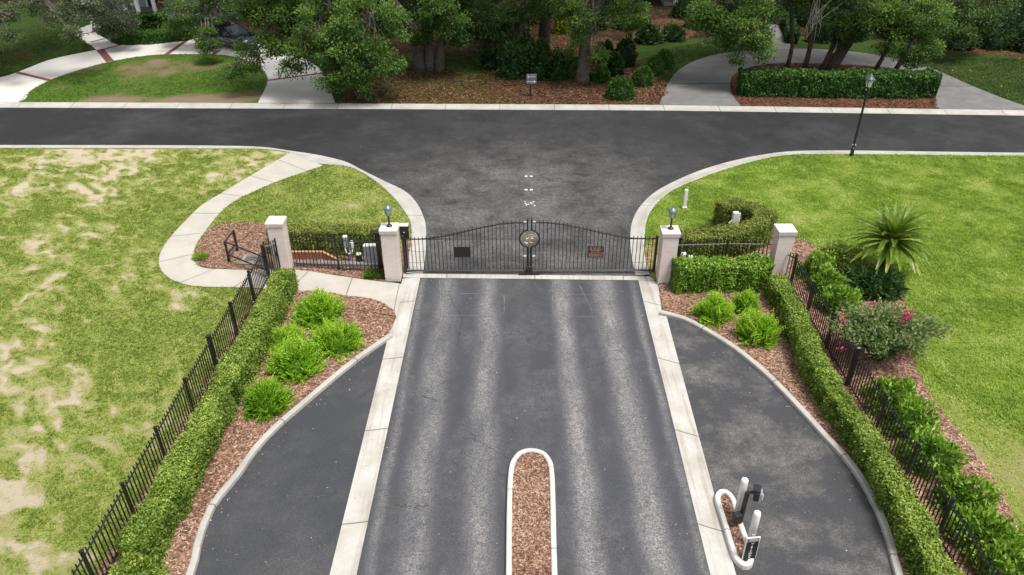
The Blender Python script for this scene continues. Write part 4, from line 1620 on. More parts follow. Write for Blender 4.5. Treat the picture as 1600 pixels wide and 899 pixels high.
def mound(name, c, rx, ry, h, n, mat, label, cat, seed, L=.1, W=.05, up=.25, group=None, core=True, tsh=0.0, lump=.25, lsc=1.8):
    """rounded leafy shrub"""
    rs = np.random.default_rng(seed)
    c = Vector((c[0], c[1], .05))
    t = thing(name, c, label, cat, group)
    ch = []
    if core:
        mb = MB()
        k = 12
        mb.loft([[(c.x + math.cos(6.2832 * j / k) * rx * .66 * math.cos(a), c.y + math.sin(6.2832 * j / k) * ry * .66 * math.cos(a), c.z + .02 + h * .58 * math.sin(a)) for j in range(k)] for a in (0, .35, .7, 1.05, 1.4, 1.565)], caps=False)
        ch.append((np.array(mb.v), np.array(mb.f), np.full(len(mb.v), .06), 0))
    d = unit(rs.normal(size=(n, 3)))
    d[:, 2] = np.abs(d[:, 2]) * 1.25 - .06
    d = unit(d)
    r = rs.uniform(.72, 1.0, n) ** .7
    lump_ = 1 + (nn(d + c.x, lsc * 1.6, seed) - .5) * lump * 2
    q = np.stack([d[:, 0] * rx, d[:, 1] * ry, d[:, 2] * h], 1) * (r * lump_)[:, None] + np.array([c.x, c.y, c.z])
    q[:, 2] = np.maximum(q[:, 2], c.z + .03)
    ax = unit(d + rs.normal(size=(n, 3)) * .55 + np.array([0, 0, up]))
    nm = unit(rs.normal(size=(n, 3)) * .6 + d * .6 + np.array([0, 0, .5]))
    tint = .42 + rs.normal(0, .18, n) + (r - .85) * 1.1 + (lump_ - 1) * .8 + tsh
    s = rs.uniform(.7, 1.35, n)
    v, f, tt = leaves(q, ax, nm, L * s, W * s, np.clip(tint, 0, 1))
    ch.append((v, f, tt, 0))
    np_mesh('foliage', ch, mat, t)
    mb = MB()
    for k in range(5):
        a = k * 1.257 + seed
        mb.tube([(c.x + .05 * math.cos(a), c.y + .05 * math.sin(a), c.z - .05), (c.x + rx * .4 * math.cos(a), c.y + ry * .4 * math.sin(a), c.z + h * .6)], [.02, .01], 5)
    mb.build('stem', MT['bark_brown'], t)
    return t


def frond_shrub(c, r, h, n, label, seed, mat=None, tsh=0.0, droop=.25):
    """lime green shrub of feathery upright sprays"""
    mat = mat or MT['lime']
    rs = np.random.default_rng(seed)
    c = np.array([c[0], c[1], .07])
    t = thing('feathery_shrub', c, label, 'shrub', 'lime green feathery shrubs in the mulch beds')
    d = unit(rs.normal(size=(n, 3)))
    d[:, 2] = np.abs(d[:, 2]) * 1.25
    d = unit(d)
    k = 5
    C_, A_, N_, T_, LL = [], [], [], [], []
    lum = 1 + (nn(d * 1.0 + seed, 3.4, seed) - .5) * .62
    rad = rs.uniform(.70, 1.0, n) ** .6 * lum
    tip = d * np.array([r, r, h]) * rad[:, None]
    sp = unit(d * np.array([1.0, 1.0, .8]) + np.array([0, 0, .55]) + rs.normal(size=(n, 3)) * .28)
    sl = .37 * r * rs.uniform(.7, 1.25, n)
    side = unit(np.cross(sp, rs.normal(size=(n, 3)) * .6 + np.array([0, 0, .3])))
    shade = rs.normal(0, .10, n) + (rad - .9) * 1.25
    for j in range(k):
        f = j / (k - 1)
        p = tip - sp * (sl * (1 - f))[:, None]
        for sgn in (-1, 1):
            wl = sl * .34 * (1 - .6 * f)
            C_.append(p + side * (sgn * wl * .5)[:, None])
            A_.append(unit(side * sgn * .7 + sp * 1.0))
            N_.append(unit(d * .45 + np.array([0, 0, .7]) + rs.normal(size=(n, 3)) * .35))
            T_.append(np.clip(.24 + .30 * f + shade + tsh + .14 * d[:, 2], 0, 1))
            LL.append(wl * 1.25)
    C_ = np.concatenate(C_) + c
    C_[:, 2] = np.maximum(C_[:, 2], .09)
    v, f, tt = leaves(C_, np.concatenate(A_), np.concatenate(N_), np.concatenate(LL), np.concatenate(LL) * .42, np.concatenate(T_))
    ch = [(v, f, tt, 0)]
    mb = MB()
    kk = 12
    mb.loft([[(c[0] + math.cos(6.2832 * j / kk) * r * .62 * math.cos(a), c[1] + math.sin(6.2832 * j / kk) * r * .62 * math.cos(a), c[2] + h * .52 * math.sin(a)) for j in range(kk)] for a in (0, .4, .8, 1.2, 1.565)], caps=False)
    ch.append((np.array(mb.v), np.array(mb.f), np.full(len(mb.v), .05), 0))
    np_mesh('fronds', ch, mat, t)
    mb = MB()
    for q in range(4):
        a = q * 1.571 + seed
        mb.tube([(c[0], c[1], .0), (c[0] + r * .3 * math.cos(a), c[1] + r * .3 * math.sin(a), h * .5)], [.02, .01], 5)
    mb.build('stem', MT['bark_brown'], t)


def atz(px, py, z):
    p = P(px, py, z)
    return (p.x, p.y)


for px, py, r, h, lb, sd, ts in ((497, 482, .98, .78, 'lime feathery shrub nearest the sidewalk in the left bed', 1, .0), (524, 526, .98, .82, 'lime feathery shrub nearest the drive in the left bed', 2, .04),
                             (450, 530, .62, .72, 'small lime feathery shrub tucked beside the hedge in the left bed', 3, .05), (459, 561, .93, .86, 'lime feathery shrub in the middle of the left bed row', 4, -.02),
                             (414, 622, .80, .78, 'darker green feathery shrub at the near end of the left bed row', 5, -.16), (1116, 483, .72, .76, 'lime feathery shrub below the short clipped hedge, nearest the right lantern pillar', 6, .02),
                             (1165, 474, .55, .66, 'small feathery shrub half hidden against the short clipped hedge', 7, -.05), (1185, 512, .80, .88, 'largest lime feathery shrub in the right bed, against the long hedge', 8, .04)):
    x, y = atz(px, py, h * .45)
    frond_shrub((x, y), r * .93, h, 640, lb, sd, tsh=ts)
x, y = atz(212, 890, .45)
mound('round_shrub', (x, y), .55, .55, .72, 2600, MT['hedge'], 'small round shrub at the near end of the long left hedge', 'shrub', 11, .07, .042)
# shrubs outside the right fence
glossy = [(1276, 418, .62, .75, 'glossy shrub outside the right fence, nearest the outer right pillar'), (1294, 441, .62, .72, 'glossy shrub outside the right fence, second from the outer right pillar'), (1310, 470, .68, .72, 'glossy shrub outside the right fence, just behind the crape myrtle'),
          (1398, 618, .70, .80, 'glossy shrub outside the right fence, directly in front of the crape myrtle'), (1424, 655, .72, .78, 'glossy shrub in the middle of the run of three below the crape myrtle'), (1456, 708, .72, .78, 'glossy shrub at the near end of the run of three below the crape myrtle'),
          (1510, 778, .66, .72, 'glossy shrub just after the gap in the row outside the right fence'), (1545, 835, .74, .75, 'glossy shrub by the right edge of the photo, outside the fence'), (1580, 890, .72, .75, 'glossy shrub in the bottom right corner outside the fence')]
for i, (px, py, r, h, lb) in enumerate(glossy):
    x, y = atz(px, py, h * .5)
    mound('glossy_shrub', (x, y), r, r, h, 1700, MT['glossy'], lb, 'shrub', 20 + i, .15, .055, .35, 'glossy green shrubs along the outside of the right fence', tsh=.06, lump=.32)
x, y = atz(1312, 400, .5)
mound('round_shrub', (x, y), .95, .85, .95, 3600, MT['hedge'], 'olive round shrub left of the sago palm', 'shrub', 41, .10, .045, tsh=.08)
x, y = atz(1366, 440, .4)
mound('fern_clump', (x, y), 1.0, .75, .75, 1500, MT['dark_leaf'], 'dark ferny clump at the foot of the sago palm', 'fern', 42, .34, .06, .1, tsh=.12)


def sago(base, th, label):
    c = Vector((base[0], base[1], .05))
    rs = np.random.default_rng(77)
    t = thing('sago_palm', c, label, 'palm')
    mb = MB()
    mb.tube([c + Vector((0, 0, -.05)), c + Vector((.03, 0, th * .4)), c + Vector((.06, 0, th * .8)), c + Vector((.06, 0, th))], [.24, .21, .20, .14], 14, wob=.12)
    mb.build('trunk', MT['palm_trunk'], t)
    top = np.array([c.x + .06, c.y, c.z + th])
    C_, A_, N_, L_, T_ = [], [], [], [], []
    rach = MB()
    nf = 66
    for i in range(nf):
        az = i * 2.39996 + rs.normal(0, .1)
        e0 = math.radians(84 - 100 * (i / nf) ** .9 + rs.normal(0, 5))
        ln = 1.52 * rs.uniform(.88, 1.08) * (.82 if i < 10 else 1)
        pts = []
        p = top.copy()
        el = e0
        n = 34
        for j in range(n):
            f = j / (n - 1)
            dv = np.array([math.cos(az) * math.cos(el), math.sin(az) * math.cos(el), math.sin(el)])
            pts.append((p.copy(), dv))
            p = p + dv * ln / n
            el -= (.016 + .018 * f) * (1.0 if e0 > .2 else .8)
        rach.tube([q for q, _ in pts[::5]], [.012, .011, .010, .008, .006, .005, .003][:len(pts[::5])], 4)
        old = i / nf
        for j, (q, dv) in enumerate(pts):
            f = j / (n - 1)
            if f < .10:
                continue
            s = np.cross(dv, [0, 0, 1.0])
            s /= max(np.linalg.norm(s), 1e-6)
            u = np.cross(s, dv)
            lw = .17 * math.sin(math.pi * min(max((f - .02), .0), 1) ** .7) + .03
            for sg in (-1, 1):
                a = s * sg * .62 + dv * .8 + u * .22
                a /= np.linalg.norm(a)
                C_.append(q + a * lw * .5)
                A_.append(a)
                N_.append(u + s * sg * -.25)
                L_.append(lw)
                yel = max(0, old - .66) * 1.3 * (f ** 1.5) * rs.uniform(.5, 1.5)
                T_.append(.34 + rs.normal(0, .10) + yel + .08 * (1 - old))
    v, f, tt = leaves(np.array(C_), np.array(A_), np.array(N_), np.array(L_), .055, np.clip(T_, 0, 1))
    np_mesh('fronds', [(v, f, tt, 0)], MT['fern'], t)
    rach.build('frond_stems', M('frond stem', (.16, .16, .03), .6), t)
    mb = MB()
    mb.lathe([(.12, -.06), (.15, .02), (.10, .12), (.03, .2), (0, .22)], top, 12)
    mb.build('crown_heart', M('woolly palm heart', (.38, .24, .12), .9, (.25, .15, .07), 30), t, True)


x, y = atz(1376, 428, .05)
sago((x, y), 1.28, 'sago palm with yellow tipped fronds on the right lawn edge')


def myrtle(c, label):
    rs = np.random.default_rng(5)
    c = np.array([c[0], c[1], .06])
    t = thing('crape_myrtle', c, label, 'flowering shrub')
    mb = MB()
    C_, A_, N_, T_, L_ = [], [], [], [], []
    ends = []
    for i in range(150):
        az = rs.uniform(0, 6.283)
        sp = rs.uniform(0, 1) ** .6
        hgt_ = rs.uniform(.75, 1.0) * (1.75 - .55 * sp)
        e = c + np.array([math.cos(az) * sp * 1.6, math.sin(az) * sp * 1.15, hgt_])
        m = c + np.array([math.cos(az) * sp * .55, math.sin(az) * sp * .45, hgt_ * .55])
        ends.append((e, m))
        if i % 4 == 0:
            mb.tube([c + np.array([math.cos(az), math.sin(az), -.8]) * .06, m, e], [.016, .010, .004], 5)
        n = 95
        f = rs.uniform(.22, 1.05, n)
        p = (1 - f)[:, None] ** 2 * c + (2 * f * (1 - f))[:, None] * (m + np.array([0, 0, .25])) + (f ** 2)[:, None] * e
        p = p + rs.normal(size=(n, 3)) * np.array([.10, .10, .08])
        p[:, 2] = np.maximum(p[:, 2], .22)
        dv = unit((e - m)[None] + rs.normal(size=(n, 3)) * .55)
        C_.append(p)
        A_.append(dv)
        N_.append(unit(rs.normal(size=(n, 3)) * .7 + np.array([0, 0, .7])))
        T_.append(np.clip(.16 + .30 * f + .42 * np.clip(f - .90, 0, 1) * 5 * rs.uniform(.0, 1) ** 1.5 + rs.normal(0, .1, n), 0, 1))
        L_.append(np.full(n, .125))
    L_ = np.concatenate(L_)
    v, f, tt = leaves(np.concatenate(C_), np.concatenate(A_), np.concatenate(N_), L_, L_ * .42, np.concatenate(T_))
    np_mesh('foliage', [(v, f, tt, 0)], MT['myrtle'], t)
    mb.build('stems', MT['bark_brown'], t)
    for px, py, n, Y in ((1417, 494, 100, -.05), (1412, 501, 40, -.1), (1319, 498, 22, -.65), (1362, 479, 9, -.05), (1405, 508, 14, -.25), (1317, 545, 7, -.9), (1407, 562, 7, -.95)):
        p = np.array(PY(px, py, c[1] + Y))
        q = p + rs.normal(size=(n, 3)) * np.array([.075, .075, .085])
        v, f, tt = leaves(q, rdir(n), rdir(n), .075, .06, np.clip(rs.normal(.5, .25, n), 0, 1))
        np_mesh('blossom', [(v, f, tt, 0)], MT['pink'], t)


x, y = atz(1380, 538, .6)
myrtle((x, y), 'rounded crape myrtle with bronze tips and pink blossom beside the right fence')


# ------------------------------------------------------------------ trees
def blob_leaves(blobs, L, W, seed, nl, axdown=.35, tsh=0.0, flat=.6):
    rs = np.random.default_rng(seed)
    C_, A_, N_, T_, S_ = [], [], [], [], []
    cl = []
    for b in blobs:
        (cx, cy, cz), (rx, ry, rz), n = b[:3]
        sc = b[3] if len(b) > 3 else 1.0
        bt = b[4] if len(b) > 4 else 0.0
        d = unit(rs.normal(size=(n, 3)))
        r = rs.uniform(.35, 1.0, n) ** .45
        cc = np.array([cx, cy, cz]) + d * np.array([rx, ry, rz]) * r[:, None]
        cr = .48 * sc * rs.uniform(.65, 1.35, n)
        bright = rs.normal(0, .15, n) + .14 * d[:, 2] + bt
        for i in range(n):
            m = int(nl * rs.uniform(.7, 1.3))
            g = rs.normal(size=(m, 3)) * .62
            lens = np.linalg.norm(g, axis=1)
            g = g * np.minimum(1, 1.25 / lens)[:, None]
            p = cc[i] + g * cr[i] * np.array([1, 1, flat])
            a = g + d[i] * .7 + rs.normal(size=(m, 3)) * .5 + np.array([0, 0, -axdown])
            nm = rs.normal(size=(m, 3)) * .55 + np.array([0, -.12, .85]) + d[i] * .3
            C_.append(p)
            A_.append(a)
            N_.append(nm)
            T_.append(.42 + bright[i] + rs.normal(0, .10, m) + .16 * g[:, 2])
            S_.append(sc * rs.uniform(.7, 1.3, m))
        cl.append((np.array([cx, cy, cz]), cc))
    C_, A_, N_, T_, S_ = [np.concatenate(k) for k in (C_, A_, N_, T_, S_)]
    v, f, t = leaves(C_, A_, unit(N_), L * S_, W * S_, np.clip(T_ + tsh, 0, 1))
    return (v, f, t, 0), cl


def tree(name, base, trunks, blobs, mat, label, seed, L=.145, W=.08, nl=112, bark='bark', group='oaks and other trees across the street', tsh=0.0, cat='tree', twigs=True, axdown=.35, flare=1.25):
    """trunks: list of ([points], r0, r1); limbs run from the trunk tops to every crown mass"""
    rnd = random.Random(seed)
    base = Vector((base[0], base[1], .05))
    t = thing(name, base, label, cat, group)
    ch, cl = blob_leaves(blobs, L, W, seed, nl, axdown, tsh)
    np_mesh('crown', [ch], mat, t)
    mb = MB()
    tops = []
    for pts, r0, r1 in trunks:
        pts = [Vector(p) for p in pts]
        s = spl(pts, .5)
        n = len(s)
        rad = [(r0 + (r1 - r0) * i / (n - 1)) * (flare if i == 0 else (1 + (flare - 1) * .4 if i == 1 else 1)) for i in range(n)]
        mb.tube(s, rad, 10, wob=.07)
        tops.append((s[-1], r1))
        tops.append((s[int(n * .7)], r0 * .6 + r1 * .4))
    for cen, cc in cl:
        c0 = Vector(cen)
        tp, r = min(tops, key=lambda q: (q[0] - c0).length)
        mid = tp.lerp(c0, .5) + Vector((rnd.uniform(-.4, .4), rnd.uniform(-.4, .4), rnd.uniform(.2, .9)))
        s = spl([tp, mid, c0], .6)
        n = len(s)
        mb.tube(s, [r * .42 + (.025 - r * .42) * i / (n - 1) for i in range(n)], 7, wob=.06)
        if twigs:
            for i in range(0, len(cc), 4):
                q = Vector(cc[i])
                a = s[rnd.randrange(n // 2, n)]
                mb.tube([a, a.lerp(q, .5) + Vector((rnd.uniform(-.2, .2), rnd.uniform(-.2, .2), .15)), q], [.035, .022, .008], 4)
    mb.build('trunk', MT[bark], t, True)
    return t


def Y3(px, py, Y):
    p = PY(px, py, Y)
    return (p.x, p.y, p.z)


def mass(px, py, Y, rpx, n, sc=1.0, rz=.8, bt=0.0):
    """a crown mass seen at (px, py), Y metres away, about rpx photo pixels in radius"""
    p = PY(px, py, Y)
    dep = p.y * math.cos(PITCH) - (p.z - CAMH) * math.sin(PITCH)
    r = rpx * dep / FL
    return ((p.x, p.y, p.z), (r, r, r * rz), n, sc, bt)


# big double-trunk oak left of centre
b = P(671, 113)
tree('oak_tree', b, [([(b.x - .62, b.y, 0), (b.x - .66, b.y, 1.6), (b.x - 1.2, b.y - .5, 3.4), (b.x - 2.6, b.y - 1.5, 5.4), (b.x - 4.3, b.y - 2.8, 6.6)], .34, .22),
                     ([(b.x + .0, b.y + .12, 0), (b.x + .02, b.y + .1, 2), (b.x + .1, b.y + .2, 4.5), (b.x + .2, b.y + .5, 7)], .33, .25),
                     ([(b.x + .62, b.y, 0), (b.x + .85, b.y, 2.0), (b.x + 1.4, b.y - .2, 4), (b.x + 2.2, b.y - .3, 6)], .30, .2)],
     [mass(575, 38, 42.0, 62, 64, bt=.04), mass(500, 25, 42.5, 66, 66, bt=.06), mass(436, 22, 43, 42, 40, bt=.08), mass(545, 92, 41.2, 44, 44, bt=-.02), mass(598, 95, 41.4, 30, 26), mass(432, 66, 42.5, 25, 22, bt=.05), mass(480, 82, 41.4, 34, 26),
      mass(405, 2, 43.4, 34, 26, bt=.05), mass(470, 5, 43, 50, 34), mass(540, 60, 41.8, 40, 34, bt=.05), mass(385, 92, 42.6, 30, 17, .9), mass(362, 112, 42.2, 13, 6, .8), mass(455, 112, 41.4, 18, 9, .8), mass(515, 128, 41.0, 20, 10, .8), mass(570, 135, 41.0, 14, 8, .8), mass(690, 25, 46, 40, 34), mass(712, 60, 46, 16, 10), mass(655, 55, 45.6, 14, 8), mass(668, 10, 45, 30, 22),
      ((b.x - 5.5, b.y - 3, 9.5), (4.6, 4.6, 2.4), 62, 1.9), ((b.x, b.y, 11), (4.5, 4.5, 2.6), 62, 1.9), ((b.x + 3.5, b.y + .5, 9.5), (3, 3, 2), 24, 1.9)],
     MT['oak_fresh'], 'big spreading oak with a double trunk, its crown hanging over the white driveway', 101)
# brown trunk oak
b = P(849, 92)
tree('oak_tree', b, [([(b.x, b.y, 0), (b.x + .1, b.y, 3), (b.x + .35, b.y, 6.5), (b.x + .5, b.y + .4, 9.5)], .42, .27)],
     [mass(778, 38, 48, 40, 44), mass(700, 5, 50, 36, 26), mass(760, 60, 48, 26, 18), mass(850, 10, 48.2, 28, 16), mass(812, 78, 47.5, 26, 16), mass(742, 14, 50, 30, 22), mass(830, 20, 48.5, 26, 15, bt=.05), mass(784, 85, 47.5, 20, 12), mass(876, 8, 49, 20, 10),
      ((b.x - 2, b.y, 11), (4.5, 4.5, 2.6), 62, 1.9), ((b.x + 2, b.y + 2, 11.5), (4.0, 4.0, 2.4), 34, 1.9)],
     MT['oak'], 'tall oak with a straight brown trunk behind the street sign', 102, bark='bark_brown', tsh=-.06)
# forked grey oak
b = P(910, 130)
tree('oak_tree', b, [([(b.x, b.y, 0), (b.x + .02, b.y, 1.6), (b.x + .12, b.y, 3.2), (b.x + .3, b.y + .1, 5.4), (b.x + .2, b.y + .3, 8)], .36, .22),
                     ([(b.x + .12, b.y, 3.0), (b.x + .9, b.y + .1, 4.6), (b.x + 2.2, b.y + .2, 6.3), (b.x + 3.4, b.y + .3, 8.2)], .27, .2)],
     [mass(906, 28, 43.4, 22, 15, .9, .9), mass(903, 60, 43.6, 18, 12, .8, bt=.03), mass(936, 84, 43.8, 14, 10, .75, bt=.14), mass(985, 20, 44.0, 28, 22, bt=.1), mass(960, 5, 44.5, 24, 12, bt=.05), mass(893, 80, 43.8, 9, 5, .7), mass(880, 5, 44.2, 22, 12),
      ((b.x + 2.5, b.y + 1, 10.5), (4.5, 4.5, 2.4), 62, 1.9), ((b.x - 1.5, b.y + .5, 10.5), (3.5, 3.5, 2.2), 30, 1.9)],
     MT['oak_fresh'], 'grey oak forking low into two limbs, nearest the street in the centre', 103, flare=1.35)
# leaning oak in the red mulch island with the crown over the grey driveway
b = P(1298, 109)
tree('oak_tree', b, [([(b.x - .1, b.y, 0), (b.x + .7, b.y, 1.7), (b.x + 1.6, b.y, 3.6), (b.x + 2.2, b.y + .2, 6), (b.x + 2.4, b.y + .4, 8)], .36, .24),
                     ([(b.x + 1.1, b.y, 2.6), (b.x - .6, b.y - .4, 5.4), (b.x - 3.2, b.y - 1.4, 7.4), (b.x - 5.2, b.y - 2.2, 7.6)], .2, .12)],
     [mass(1100, 25, 43.8, 24, 18, bt=.12), mass(1128, 58, 43.6, 20, 13, .9, bt=.1), mass(1165, 45, 43.2, 36, 32, bt=.10), mass(1185, 72, 42.8, 25, 16, .85, bt=.12), mass(1135, 12, 44.2, 40, 30), mass(1190, 14, 43.6, 30, 20), mass(1152, 90, 42.8, 12, 6, .75),
      mass(1345, 20, 45.6, 40, 30), mass(1322, 46, 46.2, 18, 12), mass(1382, 22, 45.2, 26, 18, bt=.1),
      ((b.x + 1.5, b.y, 10.8), (4.5, 4.5, 2.4), 62, 1.9), ((b.x - 5, b.y - 1.5, 10.2), (4.2, 4.2, 2.2), 62, 1.9)],
     MT['oak_fresh'], 'leaning oak in the red mulch island, one limb reaching over the grey driveway', 104, bark='bark_brown')
# slender trees of the same island
for px, py, lean, r, lab, sd, bl in ((1230, 106, -.15, .13, 'slender crooked tree at the left end of the red mulch island', 105, [mass(1236, 4, 46.5, 18, 8)]), (1257, 107, -.1, .15, 'slender dark tree second from the left in the red mulch island', 106, [mass(1262, -14, 47, 26, 12)]),
                                     (1284, 110, .35, .17, 'slender tree beside the leaning oak in the red mulch island', 107, [mass(1318, 58, 46.6, 18, 10, .9), mass(1300, -10, 46.5, 26, 12)]), (1367, 111, .45, .13, 'slender leaning tree behind the right half of the clipped island hedge', 108, [mass(1382, 80, 46.0, 12, 6, .8), mass(1390, 30, 45.6, 30, 20, bt=.06)]),
                                     (1397, 113, .6, .15, 'leaning tree at the right end of the red mulch island, hung with bright leaves', 109, [mass(1447, 25, 44.4, 40, 38, bt=.16), mass(1440, 72, 44, 26, 22, .9, bt=.04), mass(1428, 90, 43.8, 22, 14, .85, bt=-.05), mass(1420, 40, 44.6, 26, 18, bt=.08), mass(1470, 50, 44.6, 18, 10)])):
    b = P(px, py)
    wob_ = [(b.x, b.y, 0), (b.x + lean * .6 + .15, b.y, 1.4), (b.x + lean * 1.6 - .1, b.y, 3.2), (b.x + lean * 3.0, b.y, 6.0)]
    bl = bl + [((b.x + lean * 4, b.y, 10), (2.4, 2.4, 1.6), 10, 1.9)]
    tree('slender_tree', b, [(wob_, r, r * .6)], bl, MT['oak_fresh'] if sd == 109 else MT['oak'], lab, sd, bark='bark_brown', flare=1.15)
# right background oak and left moss-hung oaks
b = P(1545, 62)
tree('oak_tree', b, [([(b.x, b.y, 0), (b.x - .2, b.y, 3), (b.x - .6, b.y - .4, 6), (b.x - 1, b.y - .6, 8)], .38, .24)],
     [mass(1522, 30, 50, 38, 34), mass(1500, 58, 48.5, 20, 12), mass(1545, 5, 50, 40, 24), mass(1495, 10, 49, 30, 20), mass(1590, -10, 53, 30, 16), ((b.x, b.y, 11), (4.5, 4.5, 2.5), 62, 1.9)],
     MT['oak'], 'shaded oak at the upper right beyond the grey driveway', 110, bark='bark_brown')
b = P(-12, 88)
tree('oak_tree', b, [([(b.x, b.y, 0), (b.x + .2, b.y, 3), (b.x + .8, b.y - .5, 6), (b.x + 1.6, b.y - 1, 8)], .5, .3)],
     [mass(4, 22, 46, 20, 15, .9, bt=.06), mass(14, 52, 44.5, 11, 8, .75, bt=.08), mass(48, 2, 46, 24, 13, .9), mass(92, 20, 46, 22, 14, .85, bt=.05), mass(112, 52, 44.8, 14, 9, .75, bt=.08), mass(80, 38, 45.4, 8, 4, .7, bt=.05), mass(125, 8, 46.5, 28, 18, .9), mass(-40, 15, 45, 36, 18),
      ((b.x + 3, b.y - 2, 10.5), (5, 5, 2.4), 62, 1.9), ((b.x + 8, b.y - 2, 10.5), (3.5, 3.5, 2.2), 26, 1.9)],
     MT['oak_grey'], 'moss hung oak at the upper left corner', 111, axdown=.8, tsh=.02)
b = P(178, 50)
tree('oak_tree', b, [([(b.x, b.y, 0), (b.x + .1, b.y, 2.5), (b.x + .4, b.y - .4, 5), (b.x + .4, b.y - .4, 7.5)], .26, .16)],
     [mass(176, 18, 54, 36, 36, .95, bt=-.06), mass(170, 42, 52.5, 23, 18, .85, bt=-.12), mass(196, 38, 52.5, 16, 10, .8, bt=-.08), mass(148, 8, 54, 22, 14, .9), ((b.x, b.y - 1, 10), (3, 3, 2), 22, 1.7)],
     MT['oak_grey'], 'grey green tree at the bend of the garden path in front of the porch', 112, axdown=.6, tsh=-.08)
b = P(338, 34)
tree('oak_tree', b, [([(b.x, b.y, 0), (b.x, b.y, 3), (b.x + .3, b.y - .6, 6), (b.x + .5, b.y - 1.2, 9)], .36, .22)],
     [mass(285, 20, 53, 30, 24, bt=.08), mass(338, 10, 52, 34, 30, bt=-.03), mass(322, 60, 49.5, 17, 13, .85, bt=.02), mass(328, 70, 49.2, 11, 8, .8), mass(380, 8, 51, 24, 16, bt=-.1), mass(268, 38, 54, 15, 9, .9, bt=.1), mass(318, 78, 49, 9, 5, .7), ((b.x, b.y - 1, 10.5), (4.5, 4.5, 2.4), 62, 1.9), ((b.x + 5, b.y - 1, 9.5), (3, 3, 2), 22, 1.7)],
     MT['oak'], 'oak standing behind the parked car with branches hanging over it', 113, tsh=.04)
# bare dead twigs hanging in front of the island
t = thing('dead_branch', Y3(1300, 0, 45), 'bare grey dead branch hanging among the island trees', 'branch')
mb = MB()
random.seed(12)
for k in range(16):
    a = PY(1292 + random.uniform(-20, 26), random.uniform(-12, 14), 45.3)
    e = PY(1262 + random.uniform(-8, 30), random.uniform(30, 66), 44.9)
    m = a.lerp(e, .5) + Vector((random.uniform(-.2, .2), 0, random.uniform(-.1, .25)))
    mb.tube(spl([a, m, e], .3), .013, 4)
mb.build('twigs', MT['twig'], t)

# background trees: two grown once, then copied
protos = []
for k, (bk, mt, sd) in enumerate((('bark', MT['oak'], 201), ('bark_brown', MT['oak_fresh'], 202))):
    rs_ = random.Random(sd)
    bl = []
    for i in range(15):
        a = rs_.uniform(0, 6.283)
        q = rs_.uniform(.8, 4.2)
        z = rs_.uniform(3.6, 10.5)
        r = rs_.uniform(1.5, 2.4)
        bl.append(((q * math.cos(a), 200 + q * math.sin(a), z), (r, r, r * .75), 25, 1.7))
    protos.append((tree('background_oak', (0, 200), [([(0, 200, 0), (.2, 200, 2.5), (.1, 200.2, 5), (.3, 200, 8)], .32, .18)], bl, mt, 'x', sd, L=.24, W=.12, nl=46, bark=bk, group='background trees along the top of the picture', tsh=-.05)))
spots = [(P(430, 6), 0, 'background tree right behind the looping driveway oak'), (P(560, 14), 1, 'background tree between the double trunk oak and the left woods'), (P(640, -4), 0, 'background tree deep behind the double trunk oak'), (P(735, 12), 1, 'background tree left of the straight brown trunk'),
         (P(815, -8), 0, 'background tree deep behind the straight brown trunk'), (P(950, -4), 1, 'background tree behind the forked grey oak'), (P(1030, 2), 0, 'background tree behind the reddish mulch bed'), (P(1100, -10), 1, 'background tree left of the brick house steps'),
         (P(1275, 10), 0, 'background tree just right of the brick house steps'), (P(1350, 16), 1, 'background tree behind the leaning oak'), (P(1440, 8), 0, 'background tree behind the right end of the island'), (P(1520, -14), 1, 'background tree deep at the upper right'), (P(1640, 2), 0, 'background tree at the upper right corner'),
         (P(60, -22), 1, 'background tree deep at the upper left'), (P(-60, 10), 0, 'background tree at the upper left edge')]
random.seed(3)
used = [False, False]
for p, k, lb in spots:
    o = protos[k] if not used[k] else copy_tree(protos[k])
    used[k] = True
    o.location = (p.x, p.y, .05)
    o.rotation_euler = (0, 0, random.uniform(0, 6.283))
    s = random.uniform(.9, 1.12)
    o.scale = (s, s, s)
    o['label'] = lb

# ------------------------------------------------------------------ shrubs across the street
def far_mound(px, py, rpx, h, n, mat, lb, sd, nm='shrub', cat='shrub', L=.2, W=.1, ts=0.0, ry=None, lump=.3, group=None):
    b = P(px, py)
    r = rpx * (b.y * math.cos(PITCH) + CAMH * math.sin(PITCH)) / FL
    return mound(nm, (b.x, b.y), r, ry or r * .85, h, n, mat, lb, cat, sd, L, W, .2, group, True, ts, lump)


